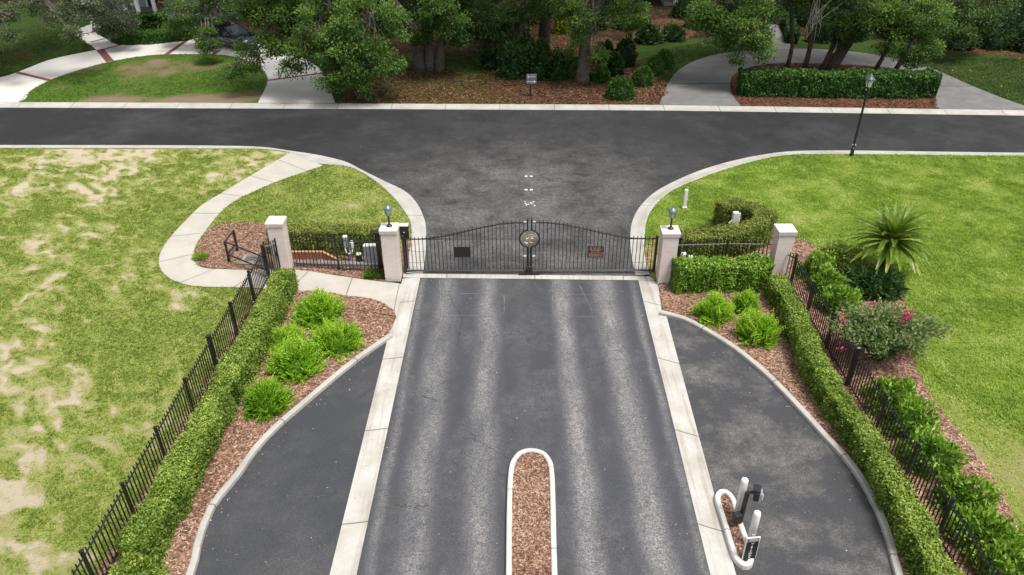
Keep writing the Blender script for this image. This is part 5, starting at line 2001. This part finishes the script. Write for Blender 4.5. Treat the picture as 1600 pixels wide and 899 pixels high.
far_mound(969, 154, 25, 1.25, 2600, MT['boxwood'], 'dark round clipped bush nearest the kerb beside the grey driveway', 301, 'clipped_bush', L=.11, W=.06, lump=.1, ts=-.04)
far_mound(1003, 134, 19, 1.15, 1900, MT['boxwood'], 'mid green clipped bush between the dark round one and the taller pair', 302, 'clipped_bush', L=.11, W=.06, lump=.12, ts=.14)
far_mound(1022, 118, 16, 1.2, 1500, MT['boxwood'], 'clipped bush in the row along the grey driveway, second from its far end', 303, 'clipped_bush', L=.11, W=.06, lump=.12, ts=.06)
far_mound(1038, 108, 17, 1.2, 1700, MT['boxwood'], 'clipped bush at the far end of the row along the grey driveway', 304, 'clipped_bush', L=.11, W=.06, lump=.12, ts=.02)
for i, (px, py, rp, h, mt, ts, lb) in enumerate(((770, 108, 22, 1.3, 'dark_leaf', .0, 'dark leafy shrub under the oaks, farthest left in the leaf litter'), (802, 122, 24, 1.9, 'dark_leaf', .05, 'tall dark shrub just left of the street sign'), (842, 122, 28, 2.2, 'dark_leaf', .04, 'tall dark shrub directly behind the street sign'),
                                          (872, 124, 24, 1.7, 'dark_leaf', .10, 'dark shrub between the street sign and the forked oak'), (888, 108, 16, 1.0, 'boxwood', .2, 'yellow green shrub left of the forked oak trunk'), (936, 128, 18, .9, 'boxwood', .24, 'yellow green shrub right of the forked oak trunk'),
                                          (960, 118, 16, 1.2, 'dark_leaf', -.1, 'near black shrub behind the dark round clipped bush'), (975, 104, 20, 1.9, 'dark_leaf', -.05, 'tall near black shrub behind the clipped bush row'), (945, 100, 16, 1.4, 'dark_leaf', -.1, 'dark shrub in the shade behind the forked oak'), (815, 92, 22, 1.6, 'dark_leaf', -.05, 'dark shrub at the foot of the straight brown trunk'),
                                          (880, 52, 17, 3.4, 'yellow_leaf', -.1, 'glowing yellow green shrub seen between the two oak trunks'), (745, 60, 22, 1.6, 'dark_leaf', -.05, 'dark shrub in the shade behind the double trunk oak'), (1012, 68, 22, 1.3, 'dark_leaf', -.1, 'dark brown green shrub at the reddish bed, left one'), (1052, 64, 20, 1.1, 'dark_leaf', .05, 'shrub at the reddish bed, nearest the grey driveway'), (985, 45, 26, 1.9, 'dark_leaf', -.15, 'black green shrub deep behind the clipped bushes'),
                                          (1280, 66, 20, 1.2, 'dark_leaf', -.1, 'dark shrub right of the house path'), (1330, 62, 26, 1.5, 'dark_leaf', -.12, 'dark shrub behind the leaning oak'), (1500, 78, 20, 1.4, 'dark_leaf', -.1, 'dark shrub on the reddish strip at upper right, left one'), (1552, 76, 28, 1.7, 'dark_leaf', -.05, 'brownish dark shrub on the reddish strip, middle one'), (1600, 80, 26, 1.4, 'dark_leaf', -.1, 'dark shrub on the reddish strip at the photo edge'), (1392, 58, 28, 1.5, 'dark_leaf', -.12, 'dark shrub on the lawn beyond the grey driveway'))):
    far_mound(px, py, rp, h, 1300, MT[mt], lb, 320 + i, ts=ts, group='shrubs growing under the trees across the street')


random.seed(31)
rowpx = [(455, 40), (520, 30), (600, 52), (640, 28), (700, 44), (735, 26), (790, 50), (850, 24), (920, 46), (960, 22), (1075, 26), (1105, 44), (1150, 30), (1262, 38), (1300, 30), (1352, 44), (1420, 36), (1460, 52), (1510, 40), (1570, 48), (1610, 30)]
for i, (px, py) in enumerate(rowpx):
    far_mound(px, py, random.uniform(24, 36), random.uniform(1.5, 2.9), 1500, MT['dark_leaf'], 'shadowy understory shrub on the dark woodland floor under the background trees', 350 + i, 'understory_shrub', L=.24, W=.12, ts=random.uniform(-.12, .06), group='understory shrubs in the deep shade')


def far_hedge(pts, w, h, n, mat, lb, sd, z=0.0, **k):
    hedge([P(a, b_) for a, b_ in pts], w, h, n, sd, mat, lb, **k)


far_hedge([(1153, 148), (1200, 149), (1300, 150.5), (1400, 151), (1452, 150)], 1.25, 1.3, 15000, MT['boxwood'], 'long clipped green hedge on the red mulch island across the street', 401, L=.15, W=.085, rough=.1, tshift=.06)
far_hedge([(184, 66), (200, 70), (240, 69), (290, 64), (304, 58)], .9, .8, 5000, MT['boxwood'], 'low bright hedge edging the looping driveway', 402, L=.16, W=.09, rough=.1, tshift=.25)
far_hedge([(202, 48), (230, 47), (262, 46)], 1.2, 1.15, 4500, MT['boxwood'], 'taller dark hedge in front of the white porch columns', 403, L=.16, W=.09, rough=.12, tshift=.0)
far_hedge([(1236, 70), (1232, 50), (1228, 36)], .8, .8, 2500, MT['dark_leaf'], 'dark low hedge along the path to the brick steps', 404, L=.16, W=.09, rough=.1)
far_mound(282, 52, 13, 1.1, 1000, MT['boxwood'], 'bright green shrub at the end of the porch hedge', 405, ts=.3)
random.seed(8)
for k, (px, py) in enumerate(((1026, 137), (1031, 143), (1037, 148), (1029, 150), (1033, 136))):
    b = P(px, py)
    n = 13
    rs = np.random.default_rng(500 + k)
    t = thing('caladium', (b.x, b.y, .06), ('red leaved caladium plant beside the grey driveway, ' + ('farthest left', 'in the middle', 'nearest the driveway', 'nearest the kerb', 'farthest from the kerb')[k]), 'plant', 'red caladiums beside the grey driveway')
    q = np.array([b.x, b.y, .12]) + rs.normal(size=(n, 3)) * np.array([.16, .16, .08])
    q[:, 2] = np.abs(q[:, 2]) + .05
    v, f, tt = leaves(q, rdir(n), rs.normal(size=(n, 3)) * .4 + np.array([0, -.4, 1]), .15, .11, np.clip(rs.normal(.5, .25, n), 0, 1))
    np_mesh('foliage', [(v, f, tt, 0)], MT['red_leaf'] if k != 1 else MT['boxwood'], t)
# ------------------------------------------------------------------ houses, car, porch things across the street
MT['siding'] = M('grey painted siding', (.34, .36, .37), .7, (.30, .32, .33), 2)
MT['house_white'] = M('white house paint', (.78, .78, .76), .5, (.72, .72, .70), 3)
MT['roof_grey'] = M('grey shingle roof', (.11, .105, .10), .9, (.07, .068, .065), 12, .5, 20)
MT['dark_open'] = M('dark doorway', (.012, .012, .013), .3)
MT['win_glass'] = glass_mat('house window glass', (.03, .035, .04), .06)
MT['brick_brown'] = M('red brown brick', (.16, .065, .045), .85, (.10, .04, .03), 9, .5, 12)
MT['red_paint'] = M('dark red painted wood', (.22, .012, .018), .5)
MT['car_paint'] = M('dark blue car paint', (.006, .009, .022), .18, coat=1.0)
MT['tyre'] = M('tyre rubber', (.015, .015, .015), .85)
MT['rim'] = M('alloy rim', (.35, .35, .36), .3, metal=.8)
MT['lamp_clear'] = M('clear headlight', (.7, .72, .75), .08)
MT['lamp_red'] = M('red tail light', (.30, .01, .01), .15)


def house(loc, label, wallmat, xw, yw, hw, cols, door_x, win_x, steps=None):
    x, y = loc
    t = thing('house', (x, y, .05), label, 'house')
    mb = MB()
    mb.box((x, y + yw / 2, hw / 2), (xw, yw, hw))
    mb.build('wall', wallmat, t)
    mb = MB()
    mb.box((x, y - 1.75, .16), (xw * .94, 3.46, .30))
    mb.build('porch_floor', MT['concrete_dark'], t)
    mb = MB()
    r = .7
    mb.loft([[(x - xw / 2 - r, y - 3.9, hw), (x + xw / 2 + r, y - 3.9, hw), (x + xw / 2 + r, y + yw + r, hw), (x - xw / 2 - r, y + yw + r, hw)], [(x - xw / 2 - r, y - 3.9, hw + .25), (x + xw / 2 + r, y - 3.9, hw + .25), (x + xw / 2 + r, y + yw + r, hw + .25), (x - xw / 2 - r, y + yw + r, hw + .25)],
             [(x - xw * .25, y + yw * .35, hw + 2.9), (x + xw * .25, y + yw * .35, hw + 2.9), (x + xw * .25, y + yw * .4, hw + 2.9), (x - xw * .25, y + yw * .4, hw + 2.9)]])
    mb.build('roof', MT['roof_grey'], t)
    for cxx, cy in cols:
        mb = MB()
        mb.box((cxx, cy, .36), (.36, .36, .1))
        mb.box((cxx, cy, (hw + .36) / 2), (.24, .24, hw - .46))
        mb.box((cxx, cy, hw - .09), (.36, .36, .12))
        mb.build('column', MT['house_white'], t)
    mb = MB()
    mb.box((door_x, y - .03, 1.42), (1.05, .06, 2.2))
    d = mb.build('door', MT['dark_open'], t)
    mb = MB()
    for s in (-1, 1):
        mb.box((door_x + s * .62, y - .05, 1.45), (.16, .10, 2.3))
    mb.box((door_x, y - .05, 2.66), (1.5, .10, .16))
    mb.build('frame', MT['house_white'], d)
    for wx in win_x:
        mb = MB()
        mb.box((wx, y - .02, 1.9), (1.0, .05, 1.7))
        wd = mb.build('window', MT['win_glass'], t)
        mb = MB()
        for s in (-1, 1):
            mb.box((wx + s * .55, y - .04, 1.9), (.1, .08, 1.9))
            mb.box((wx, y - .04, 1.9 + s * .9), (1.0, .08, .1))
        mb.build('frame', MT['house_white'], wd)
    if steps:
        mb = MB()
        for k in range(4):
            mb.box((steps, y - 3.5 - .16 - .3 * k, (.30 - .07 * k) / 2 + .01), (2.2, .3, .30 - .07 * k))
        mb.build('steps', MT['brick_brown'], t)
    return t


cA, cB, cC = P(199, 32), P(219, 31.5), PY(244, 28, 62.6)
house((-29.0, 66.2), 'grey sided house with a white columned porch at the upper left', MT['siding'], 14, 9, 5.2, [(cA.x, 62.75), (cB.x, 62.75), (cC.x, 62.75), (cC.x + 3.4, 62.75), (cC.x + 6.2, 62.75), (cA.x - 3.2, 62.75)], -29.9, (-27.2, -24.5, -33.4))
house((18.2, 70.0), 'brown brick house with white porch columns and red brick steps, half hidden at the top', MT['brick_brown'], 11, 9, 4.6, [(16.6, 66.5), (19.0, 66.5), (21.6, 66.5), (14.0, 66.5)], 20.3, (15.4, 17.8), steps=20.4)
# porch furniture
q = PY(252, 14, 64.0)
x, y, z = q.x, 64.0, .36
t = thing('porch_chair', (x, y, z), 'dark red wooden chair on the porch of the left house', 'chair')
mb = MB()
mb.box((x, y, z + .42), (.56, .54, .05))
mb.build('seat', MT['red_paint'], t)
mb = MB()
for k in range(5):
    mb.box((x - .22 + .11 * k, y + .29, z + .85), (.09, .04, .85))
mb.box((x, y + .27, z + 1.2), (.56, .05, .07))
mb.build('backrest', MT['red_paint'], t)
for sx, sy in ((-1, -1), (1, -1), (-1, 1), (1, 1)):
    mb = MB()
    mb.box((x + sx * .26, y + sy * .24, z + .20), (.05, .05, .40))
    mb.build('leg', MT['red_paint'], t)
for sx in (-1, 1):
    mb = MB()
    mb.box((x + sx * .29, y, z + .64), (.07, .6, .04))
    mb.build('armrest', MT['red_paint'], t)
q = PY(210, 22, 63.8)
x, y, z = q.x, 63.8, .31
t = thing('porch_table', (x, y, z), 'small round white table on the porch of the left house', 'table')
mb = MB()
mb.lathe([(.0, .68), (.5, .68), (.52, .70), (.5, .72), (0, .72)], (x, y, z), 18)
mb.build('tabletop', MT['house_white'], t)
mb = MB()
mb.lathe([(.26, 0), (.24, .03), (.04, .06), (.04, .68)], (x, y, z), 12)
mb.build('pedestal', MT['house_white'], t)
q = P(148, 50, .07)
x, y, z = q
t = thing('garden_ornament', q, 'white curved garden ornament standing at the bend of the pale path', 'garden ornament')
mb = MB()
mb.lathe([(.2, 0), (.2, .07), (.13, .1), (.11, .28), (.17, .32)], (x, y, z), 10)
mb.build('plinth', MT['concrete_dark'], t)
mb = MB()
mb.tube(spl([(x + .06, y, z + .30), (x + .09, y, z + .45), (x + .07, y, z + .62), (x, y, z + .70), (x - .09, y, z + .67), (x - .12, y, z + .58)], .05), .06, 10)
mb.build('figure', MT['house_white'], t, True)


def car(p_rear, p_front, label):
    a, b = Vector((p_rear.x, p_rear.y, 0)), Vector((p_front.x, p_front.y, 0))
    d = (b - a).normalized()
    s = Vector((-d.y, d.x, 0))
    o = a + d * 2.35 + s * .92
    t = thing('parked_car', (o.x, o.y, .075), label, 'car')

    def W(x, y, z):
        q = o + d * x + s * y
        return (q.x, q.y, z + .075)
    st = [(-2.32, .62, .48, .80), (-2.25, .80, .36, .93), (-1.9, .88, .28, .98), (-1.2, .905, .24, .985), (-.4, .91, .22, .97), (.6, .91, .22, .95), (1.1, .90, .24, .93), (1.8, .87, .28, .84), (2.2, .78, .34, .74), (2.34, .60, .44, .62)]
    mb = MB()
    rings = []
    for x, w_, zb, zt in st:
        h = zt - zb
        prof = [(-w_ * .9, zb), (-w_, zb + h * .25), (-w_ * 1.0, zb + h * .6), (-w_ * .95, zb + h * .88), (-w_ * .84, zt), (w_ * .84, zt), (w_ * .95, zb + h * .88), (w_, zb + h * .6), (w_, zb + h * .25), (w_ * .9, zb)]
        rings.append([W(x, p, q) for p, q in prof])
    mb.loft(rings)
    mb.build('body', MT['car_paint'], t, True)
    mb = MB()
    gs = [(-1.95, .72, .96), (-1.25, .66, 1.36), (-.4, .64, 1.44), (.25, .65, 1.40), (1.1, .74, .93)]
    mb.loft([[W(gs[0][0], -gs[0][1], .93), W(gs[0][0], gs[0][1], .93), W(gs[0][0] + .02, gs[0][1], .95), W(gs[0][0] + .02, -gs[0][1], .95)]] + [[W(x, -.80, .93), W(x, .80, .93), W(x, w_, z_), W(x, -w_, z_)] for x, w_, z_ in gs[1:4]] + [[W(gs[4][0], -.76, .90), W(gs[4][0], .76, .90), W(gs[4][0], .76, .92), W(gs[4][0], -.76, .92)]])
    mb.build('windows', MT['car_glass'], t)
    mb = MB()
    mb.loft([[W(x, -w_, z_ + .004), W(x, w_, z_ + .004), W(x, w_ * .96, z_ + .035), W(x, -w_ * .96, z_ + .035)] for x, w_, z_ in ((-1.3, .65, 1.35), (-.4, .64, 1.44), (.27, .65, 1.40))])
    for sg in (-1, 1):
        for x0, x1 in (((.27, 1.41), (1.06, .95)), ((-1.3, 1.36), (-1.9, .97))):
            mb.bar(W(x0[0], sg * .66, x0[1]), W(x1[0], sg * .76, x1[1]), .03)
        mb.bar(W(-.45, sg * .655, 1.43), W(-.42, sg * .81, .95), .03)
    mb.build('roof', MT['car_paint'], t)
    for x in (-1.42, 1.42):
        for sg in (-1, 1):
            mb = MB()
            c0 = o + d * x + s * (sg * .80)
            ring = lambda r, off: [(c0 + d * (r * math.cos(k * .3927)) + s * off + Vector((0, 0, .405 + r * math.sin(k * .3927)))) for k in range(16)]
            mb.loft([ring(.20, sg * -.1), ring(.32, sg * -.1), ring(.33, 0), ring(.32, sg * .1), ring(.22, sg * .115)])
            wl = mb.build('wheel', MT['tyre'], t)
            mb = MB()
            mb.loft([ring(.21, sg * .09), ring(.21, sg * .118), ring(.05, sg * .122)])
            mb.build('rim', MT['rim'], wl)
    for sg in (-1, 1):
        for x, m_, nm in ((2.18, 'lamp_clear', 'headlight'), (-2.26, 'lamp_red', 'tail_light')):
            mb = MB()
            c0 = W(x, sg * .62, .66 if x > 0 else .80)
            mb.box(c0, (.22, .30, .13), math.atan2(d.y, d.x), bev=.03)
            mb.build(nm, MT[m_], t)
        mb = MB()
        mb.box(W(.78, sg * .98, 1.0), (.12, .2, .13), math.atan2(d.y, d.x), bev=.03)
        mb.build('mirror', MT['car_paint'], t)
    return t


car(P(309, 70, .07), P(398, 85, .07), 'dark blue car parked on the white driveway under oak branches')
# ------------------------------------------------------------------ loose ground cover: grass blades, mulch chips, fallen leaves
MT['blade'] = leaf_mat('grass blade', (.11, .20, .02), (.27, .405, .045), (.54, .60, .19), .42, .6)
MT['blade_dark'] = leaf_mat('lush grass blade', (.03, .065, .008), (.07, .14, .014), (.14, .21, .03), .3, .6)
MT['chip'] = leaf_mat('bark chip', (.075, .037, .024), (.23, .125, .083), (.52, .39, .30), 0.0, .95)
MT['chip_red'] = leaf_mat('red bark chip', (.04, .016, .009), (.10, .042, .022), (.24, .13, .075), 0.0, .95)
MT['dead_leaf'] = leaf_mat('fallen leaf', (.10, .06, .03), (.30, .24, .17), (.55, .50, .42), .1, .9)


def pts_in(poly, n, seed, box=None, ymin=8.0):
    rs = np.random.default_rng(seed)
    p = np.array([(q[0], q[1]) for q in poly])
    lo, hi = p.min(0), p.max(0)
    if box:
        lo, hi = np.maximum(lo, box[0]), np.minimum(hi, box[1])
    lo[1] = max(lo[1], ymin)
    x, y = rs.uniform(lo[0], hi[0], n), rs.uniform(lo[1], hi[1], n)
    k = inpoly(x, y, [(q[0], q[1]) for q in poly])
    # keep only what lies in the photograph's view, with a margin
    dep = y * math.cos(PITCH) + CAMH * math.sin(PITCH)
    k &= np.abs(x) * FL / dep < 1180
    return x[k], y[k]


def grass(label, poly, n, mat, seed, z, box=None, h=.075, mask=None, tfun=None, lay=.55):
    x, y = pts_in(poly, n, seed, box)
    rs = np.random.default_rng(seed + 1)
    c = np.stack([x, y, np.full(len(x), z)], 1)
    if mask is not None:
        m = mask(c)
        k = m + rs.normal(0, .16, len(x)) < .54
        c, m = c[k], m[k]
    else:
        m = np.zeros(len(c))
    n = len(c)
    big = fbm(c, .5, seed + 5, 4)
    med = fbm(c, 2.6, seed + 7, 4)
    V, F, T = [], [], []
    b = 0
    for j in range(3):
        a = rs.uniform(0, 6.283, n)
        lean = rs.uniform(.5, lay + 1.0, n)
        d = np.stack([np.cos(a) * lean, np.sin(a) * lean, np.ones(n)], 1)
        d = unit(d)
        L = h * rs.uniform(.6, 1.4, n) * (.6 + .8 * med) * (1 - .5 * np.clip(m * 1.6, 0, 1))
        off = np.stack([rs.normal(0, .02, n), rs.normal(0, .02, n), np.zeros(n)], 1)
        p = c + off + d * (L * .5)[:, None]
        nm = unit(np.stack([-np.cos(a), -np.sin(a), lean], 1) + rs.normal(0, .3, (n, 3)))
        t = .38 + (big - .5) * .28 + (med - .5) * 1.0 + rs.normal(0, .13, n) + np.clip(m, 0, .6) * .75
        v, f, tt = leaves(p, d, nm, L, .020 + .008 * rs.uniform(0, 1, n), np.clip(t, 0, 1))
        V.append(v)
        F.append(f + b)
        T.append(tt)
        b += len(v)
    o = np_mesh('grass', [(np.concatenate(V), np.concatenate(F), np.concatenate(T), 0)], mat)
    tag(o, label, kind='stuff')


MT['blade_olive'] = leaf_mat('worn lawn grass blade', (.09, .15, .02), (.215, .30, .042), (.48, .50, .18), .4, .6)
grass('short grass with worn gaps on the left lawn', LAWN_L, 235000, MT['blade_olive'], 601, .05, ((-30, 8), (-8.3, 36)), .058, m_left)
def m_isl2(c):
    return m_isl(c) + (inpoly(c[:, 0], c[:, 1], BED_H) | inpoly(c[:, 0], c[:, 1], BED_F)) * 5


grass('short grass on the small lawn inside the sidewalk curl', LAWN_I, 22000, MT['blade_olive'], 603, .045, None, .08, m_isl2)
BEDX = [(p[0], p[1]) for p in BED_R]


def m_right2(c):
    return m_right(c) + inpoly(c[:, 0], c[:, 1], BEDX) * 5


grass('lush short grass on the right lawn', LAWN_R, 300000, MT['blade'], 602, .045, ((4.5, 8), (31, 34)), .08, m_right2)
def m_bc(c):
    return (fbm(c, .45, 81, 4) - .5) * 2.2 + .42 + np.clip((c[:, 0] + 1.0) / 5, -.3, .35)


grass('grass on the oval lawn across the street', OVAL[:-2], 15000, MT['blade_dark'], 604, .064, None, .08, m_oval)
grass('thin shaded grass growing through the leaf litter', spl(BC, 1.0), 16000, MT['blade_dark'], 607, .062, None, .10, m_bc)
MT['blade_shade'] = leaf_mat('shaded lawn blade', (.022, .05, .007), (.058, .11, .014), (.13, .15, .04), .3, .6)  # darker copy of the grass blade, tree shade put into its colour


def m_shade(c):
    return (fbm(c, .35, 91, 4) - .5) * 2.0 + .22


for pts, n_, sd_, lb_ in ((((1412, 112), (1440, 95), (1600, 92), (1700, 96), (1720, 174), (1600, 166), (1525, 138), (1450, 106)), 30000, 611, 'shaded lawn grass right of the grey loop driveway'), (((-60, 150), (0, 122), (27, 114), (81, 93), (150, 79), (120, 56), (60, 40), (-40, 60)), 30000, 612, 'shaded lawn grass left of the looping driveway'), (((1000, 96), (1060, 74), (1130, 64), (1200, 78), (1124, 85), (1085, 96), (1062, 109), (1048, 124), (1040, 128), (1004, 112)), 16000, 613, 'shaded lawn grass between the clipped bushes and the grey driveway'), (((500, 112), (560, 92), (760, 88), (780, 118), (700, 112), (600, 117), (540, 150), (526, 160)), 22000, 614, 'shaded lawn grass round the double trunk oak')):
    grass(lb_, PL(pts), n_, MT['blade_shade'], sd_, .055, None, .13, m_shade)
x0, y0 = P(592, 433)[:2]
grass('tuft of grass at the foot of the left lantern pillar', [(x0 - .45, y0 - .25), (x0 + .35, y0 - .25), (x0 + .35, y0 + .3), (x0 - .45, y0 + .3)], 900, MT['blade_dark'], 605, .06, None, .12)
x0, y0 = P(313, 405)[:2]
grass('small weed tuft in the mulch inside the sidewalk curl', [(x0 - .2, y0 - .2), (x0 + .25, y0 - .2), (x0 + .25, y0 + .25), (x0 - .2, y0 + .25)], 350, MT['blade'], 606, .06, None, .12)


def chips(label, polys, dens, mat, seed, z, L=.075, W=.028, spread=.03, exclude=None):
    V, F, T = [], [], []
    b = 0
    rs = np.random.default_rng(seed)
    for i, poly in enumerate(polys):
        p = np.array([(q[0], q[1]) for q in poly])
        lo, hi = p.min(0), p.max(0)
        lo[1] = max(lo[1], 9)
        n = int((hi[0] - lo[0]) * (hi[1] - lo[1]) * dens)
        x, y = pts_in(poly, n, seed + i)
        n = len(x)
        a = rs.uniform(0, 6.283, n)
        ax = np.stack([np.cos(a), np.sin(a), rs.normal(0, .25, n)], 1)
        nm = np.stack([rs.normal(0, .4, n), rs.normal(0, .4, n), np.ones(n)], 1)
        zz = z + rs.uniform(.0, spread, n)
        c = np.stack([x, y, zz], 1)
        t = .45 + rs.normal(0, .26, n) + (fbm(c, .8, seed, 2) - .5) * .5
        s = rs.uniform(.5, 1.4, n)
        v, f, tt = leaves(c, ax, nm, L * s, W * s, np.clip(t, 0, 1), .05)
        V.append(v)
        F.append(f + b)
        T.append(tt)
        b += len(v)
    o = np_mesh('mulch_chips', [(np.concatenate(V), np.concatenate(F), np.concatenate(T), 0)], mat)
    tag(o, label, kind='stuff')


chips('loose bark chips in the bed left of the drive', [BED_L], 420, MT['chip'], 701, .08)
chips('loose bark chips round the storm drain and left fence', [BED_H, BED_F], 420, MT['chip'], 705, .062)
chips('loose bark chips along the right bed', [BED_R], 330, MT['chip'], 702, .064)
chips('loose bark chips in the centre island', [ci], 900, MT['chip'], 703, .084, .06, .024)
chips('loose bark chips in the keypad island', [ki], 900, MT['chip'], 704, .094, .055, .022)
chips('fallen leaves on the litter under the oaks', [spl(BC, 1.0)], 50, MT['chip_red'], 706, .066, .16, .08)
chips('loose red chips on the island inside the grey driveway', [spl(DR_i[:-1], .6)], 55, MT['chip_red'], 707, .068, .16, .06)
chips('dead leaves on the shaded lawns across the street', [PL([(1412, 112), (1440, 95), (1600, 92), (1600, 166), (1525, 138)]), PL([(1000, 96), (1060, 74), (1130, 64), (1200, 78), (1085, 96), (1040, 128)])], 2, MT['dead_leaf'], 708, .09, .10, .06)
# leaves and grit blown on the asphalt
rs = np.random.default_rng(9)
n = 1300
x = rs.uniform(-9, 10, n)
y = rs.uniform(9.5, 40, n)
edge = rs.uniform(0, 1, n) < .55
lbx, lby = np.array([p[0] for p in LB]), np.array([p[1] for p in LB])
k = rs.integers(0, len(LB), n)
x = np.where(edge, lbx[k] + np.abs(rs.normal(.22, .22, n)), x)
y = np.where(edge, lby[k] - .1 + rs.normal(0, .2, n), y)
k2 = rs.integers(0, len(RB), n)
flip = rs.uniform(0, 1, n) < .4
x = np.where(edge & flip, np.array([p[0] for p in RB])[k2] - np.abs(rs.normal(.25, .2, n)), x)
y = np.where(edge & flip, np.array([p[1] for p in RB])[k2] - .15, y)
ok = (y > 9) & ((y > 22.7) | (np.abs(x - .5) < 9))
bad = inpoly(x, y, BEDX) | inpoly(x, y, BED_L) | inpoly(x, y, LAWN_R) | inpoly(x, y, LAWN_I) | inpoly(x, y, LAWN_L) | inpoly(x, y, ci) | inpoly(x, y, ki)
ok &= ~bad
x, y = x[ok], y[ok]
n = len(x)
a = rs.uniform(0, 6.283, n)
v, f, tt = leaves(np.stack([x, y, np.full(n, .014)], 1), np.stack([np.cos(a), np.sin(a), rs.normal(0, .1, n)], 1), np.stack([rs.normal(0, .3, n), rs.normal(0, .3, n), np.ones(n)], 1), rs.uniform(.02, .065, n), rs.uniform(.012, .035, n), np.clip(rs.normal(.5, .25, n), 0, 1))
tag(np_mesh('fallen_leaves', [(v, f, tt, 0)], MT['dead_leaf']), 'small pale dead leaves scattered on the asphalt', kind='stuff')
# ------------------------------------------------------------------ light, sky, camera
SUN_EL, SUN_AZ = R(68), R(125)       # azimuth measured clockwise from +Y (north)
w = bpy.data.worlds.new('World')
S.world = w
w.use_nodes = True
nt = w.node_tree
sky = nt.nodes.new('ShaderNodeTexSky')
sky.sky_type = 'NISHITA'
sky.sun_disc = False
sky.sun_elevation = SUN_EL
sky.sun_rotation = SUN_AZ
sky.dust_density = 4.0
sky.ozone_density = 1.0
hs = nt.nodes.new('ShaderNodeHueSaturation')
hs.inputs['Saturation'].default_value = .22
nt.links.new(sky.outputs[0], hs.inputs['Color'])
nt.links.new(hs.outputs[0], nt.nodes['Background'].inputs['Color'])
nt.nodes['Background'].inputs['Strength'].default_value = .14
d = bpy.data.lights.new('sun', 'SUN')
d.energy = 2.6
d.angle = R(15)
d.color = (1, .96, .9)
so = bpy.data.objects.new('sun', d)
C.objects.link(so)
so.location = (20, -10, 60)
dirv = Vector((math.sin(SUN_AZ) * math.cos(SUN_EL), math.cos(SUN_AZ) * math.cos(SUN_EL), math.sin(SUN_EL)))
so.rotation_euler = dirv.to_track_quat('Z', 'Y').to_euler()
cam = bpy.data.cameras.new('camera')
cam.sensor_width = 36
cam.lens = FL / 1600 * 36
cam.clip_end = 1000
co = bpy.data.objects.new('camera', cam)
C.objects.link(co)
co.location = (0, 0, CAMH)
from mathutils import Matrix
fw = Vector((0, math.cos(PITCH), -math.sin(PITCH)))
up0 = Vector((0, math.sin(PITCH), math.cos(PITCH)))
rt0 = Vector((1, 0, 0))
c, s = math.cos(ROLL), math.sin(ROLL)
rt = rt0 * c - up0 * s
upv = up0 * c + rt0 * s
m = Matrix((rt, upv, -fw)).transposed()
co.rotation_euler = m.to_euler()
S.camera = co
S.view_settings.view_transform = 'Standard'
S.view_settings.look = 'None'
S.view_settings.exposure = 0.5
S.view_settings.gamma = 1
S.view_settings.use_curve_mapping = False
S.cycles.use_denoising = True
S.cycles.max_bounces = 6
S.cycles.diffuse_bounces = 3
S.cycles.glossy_bounces = 2
S.cycles.transmission_bounces = 4
S.cycles.transparent_max_bounces = 4
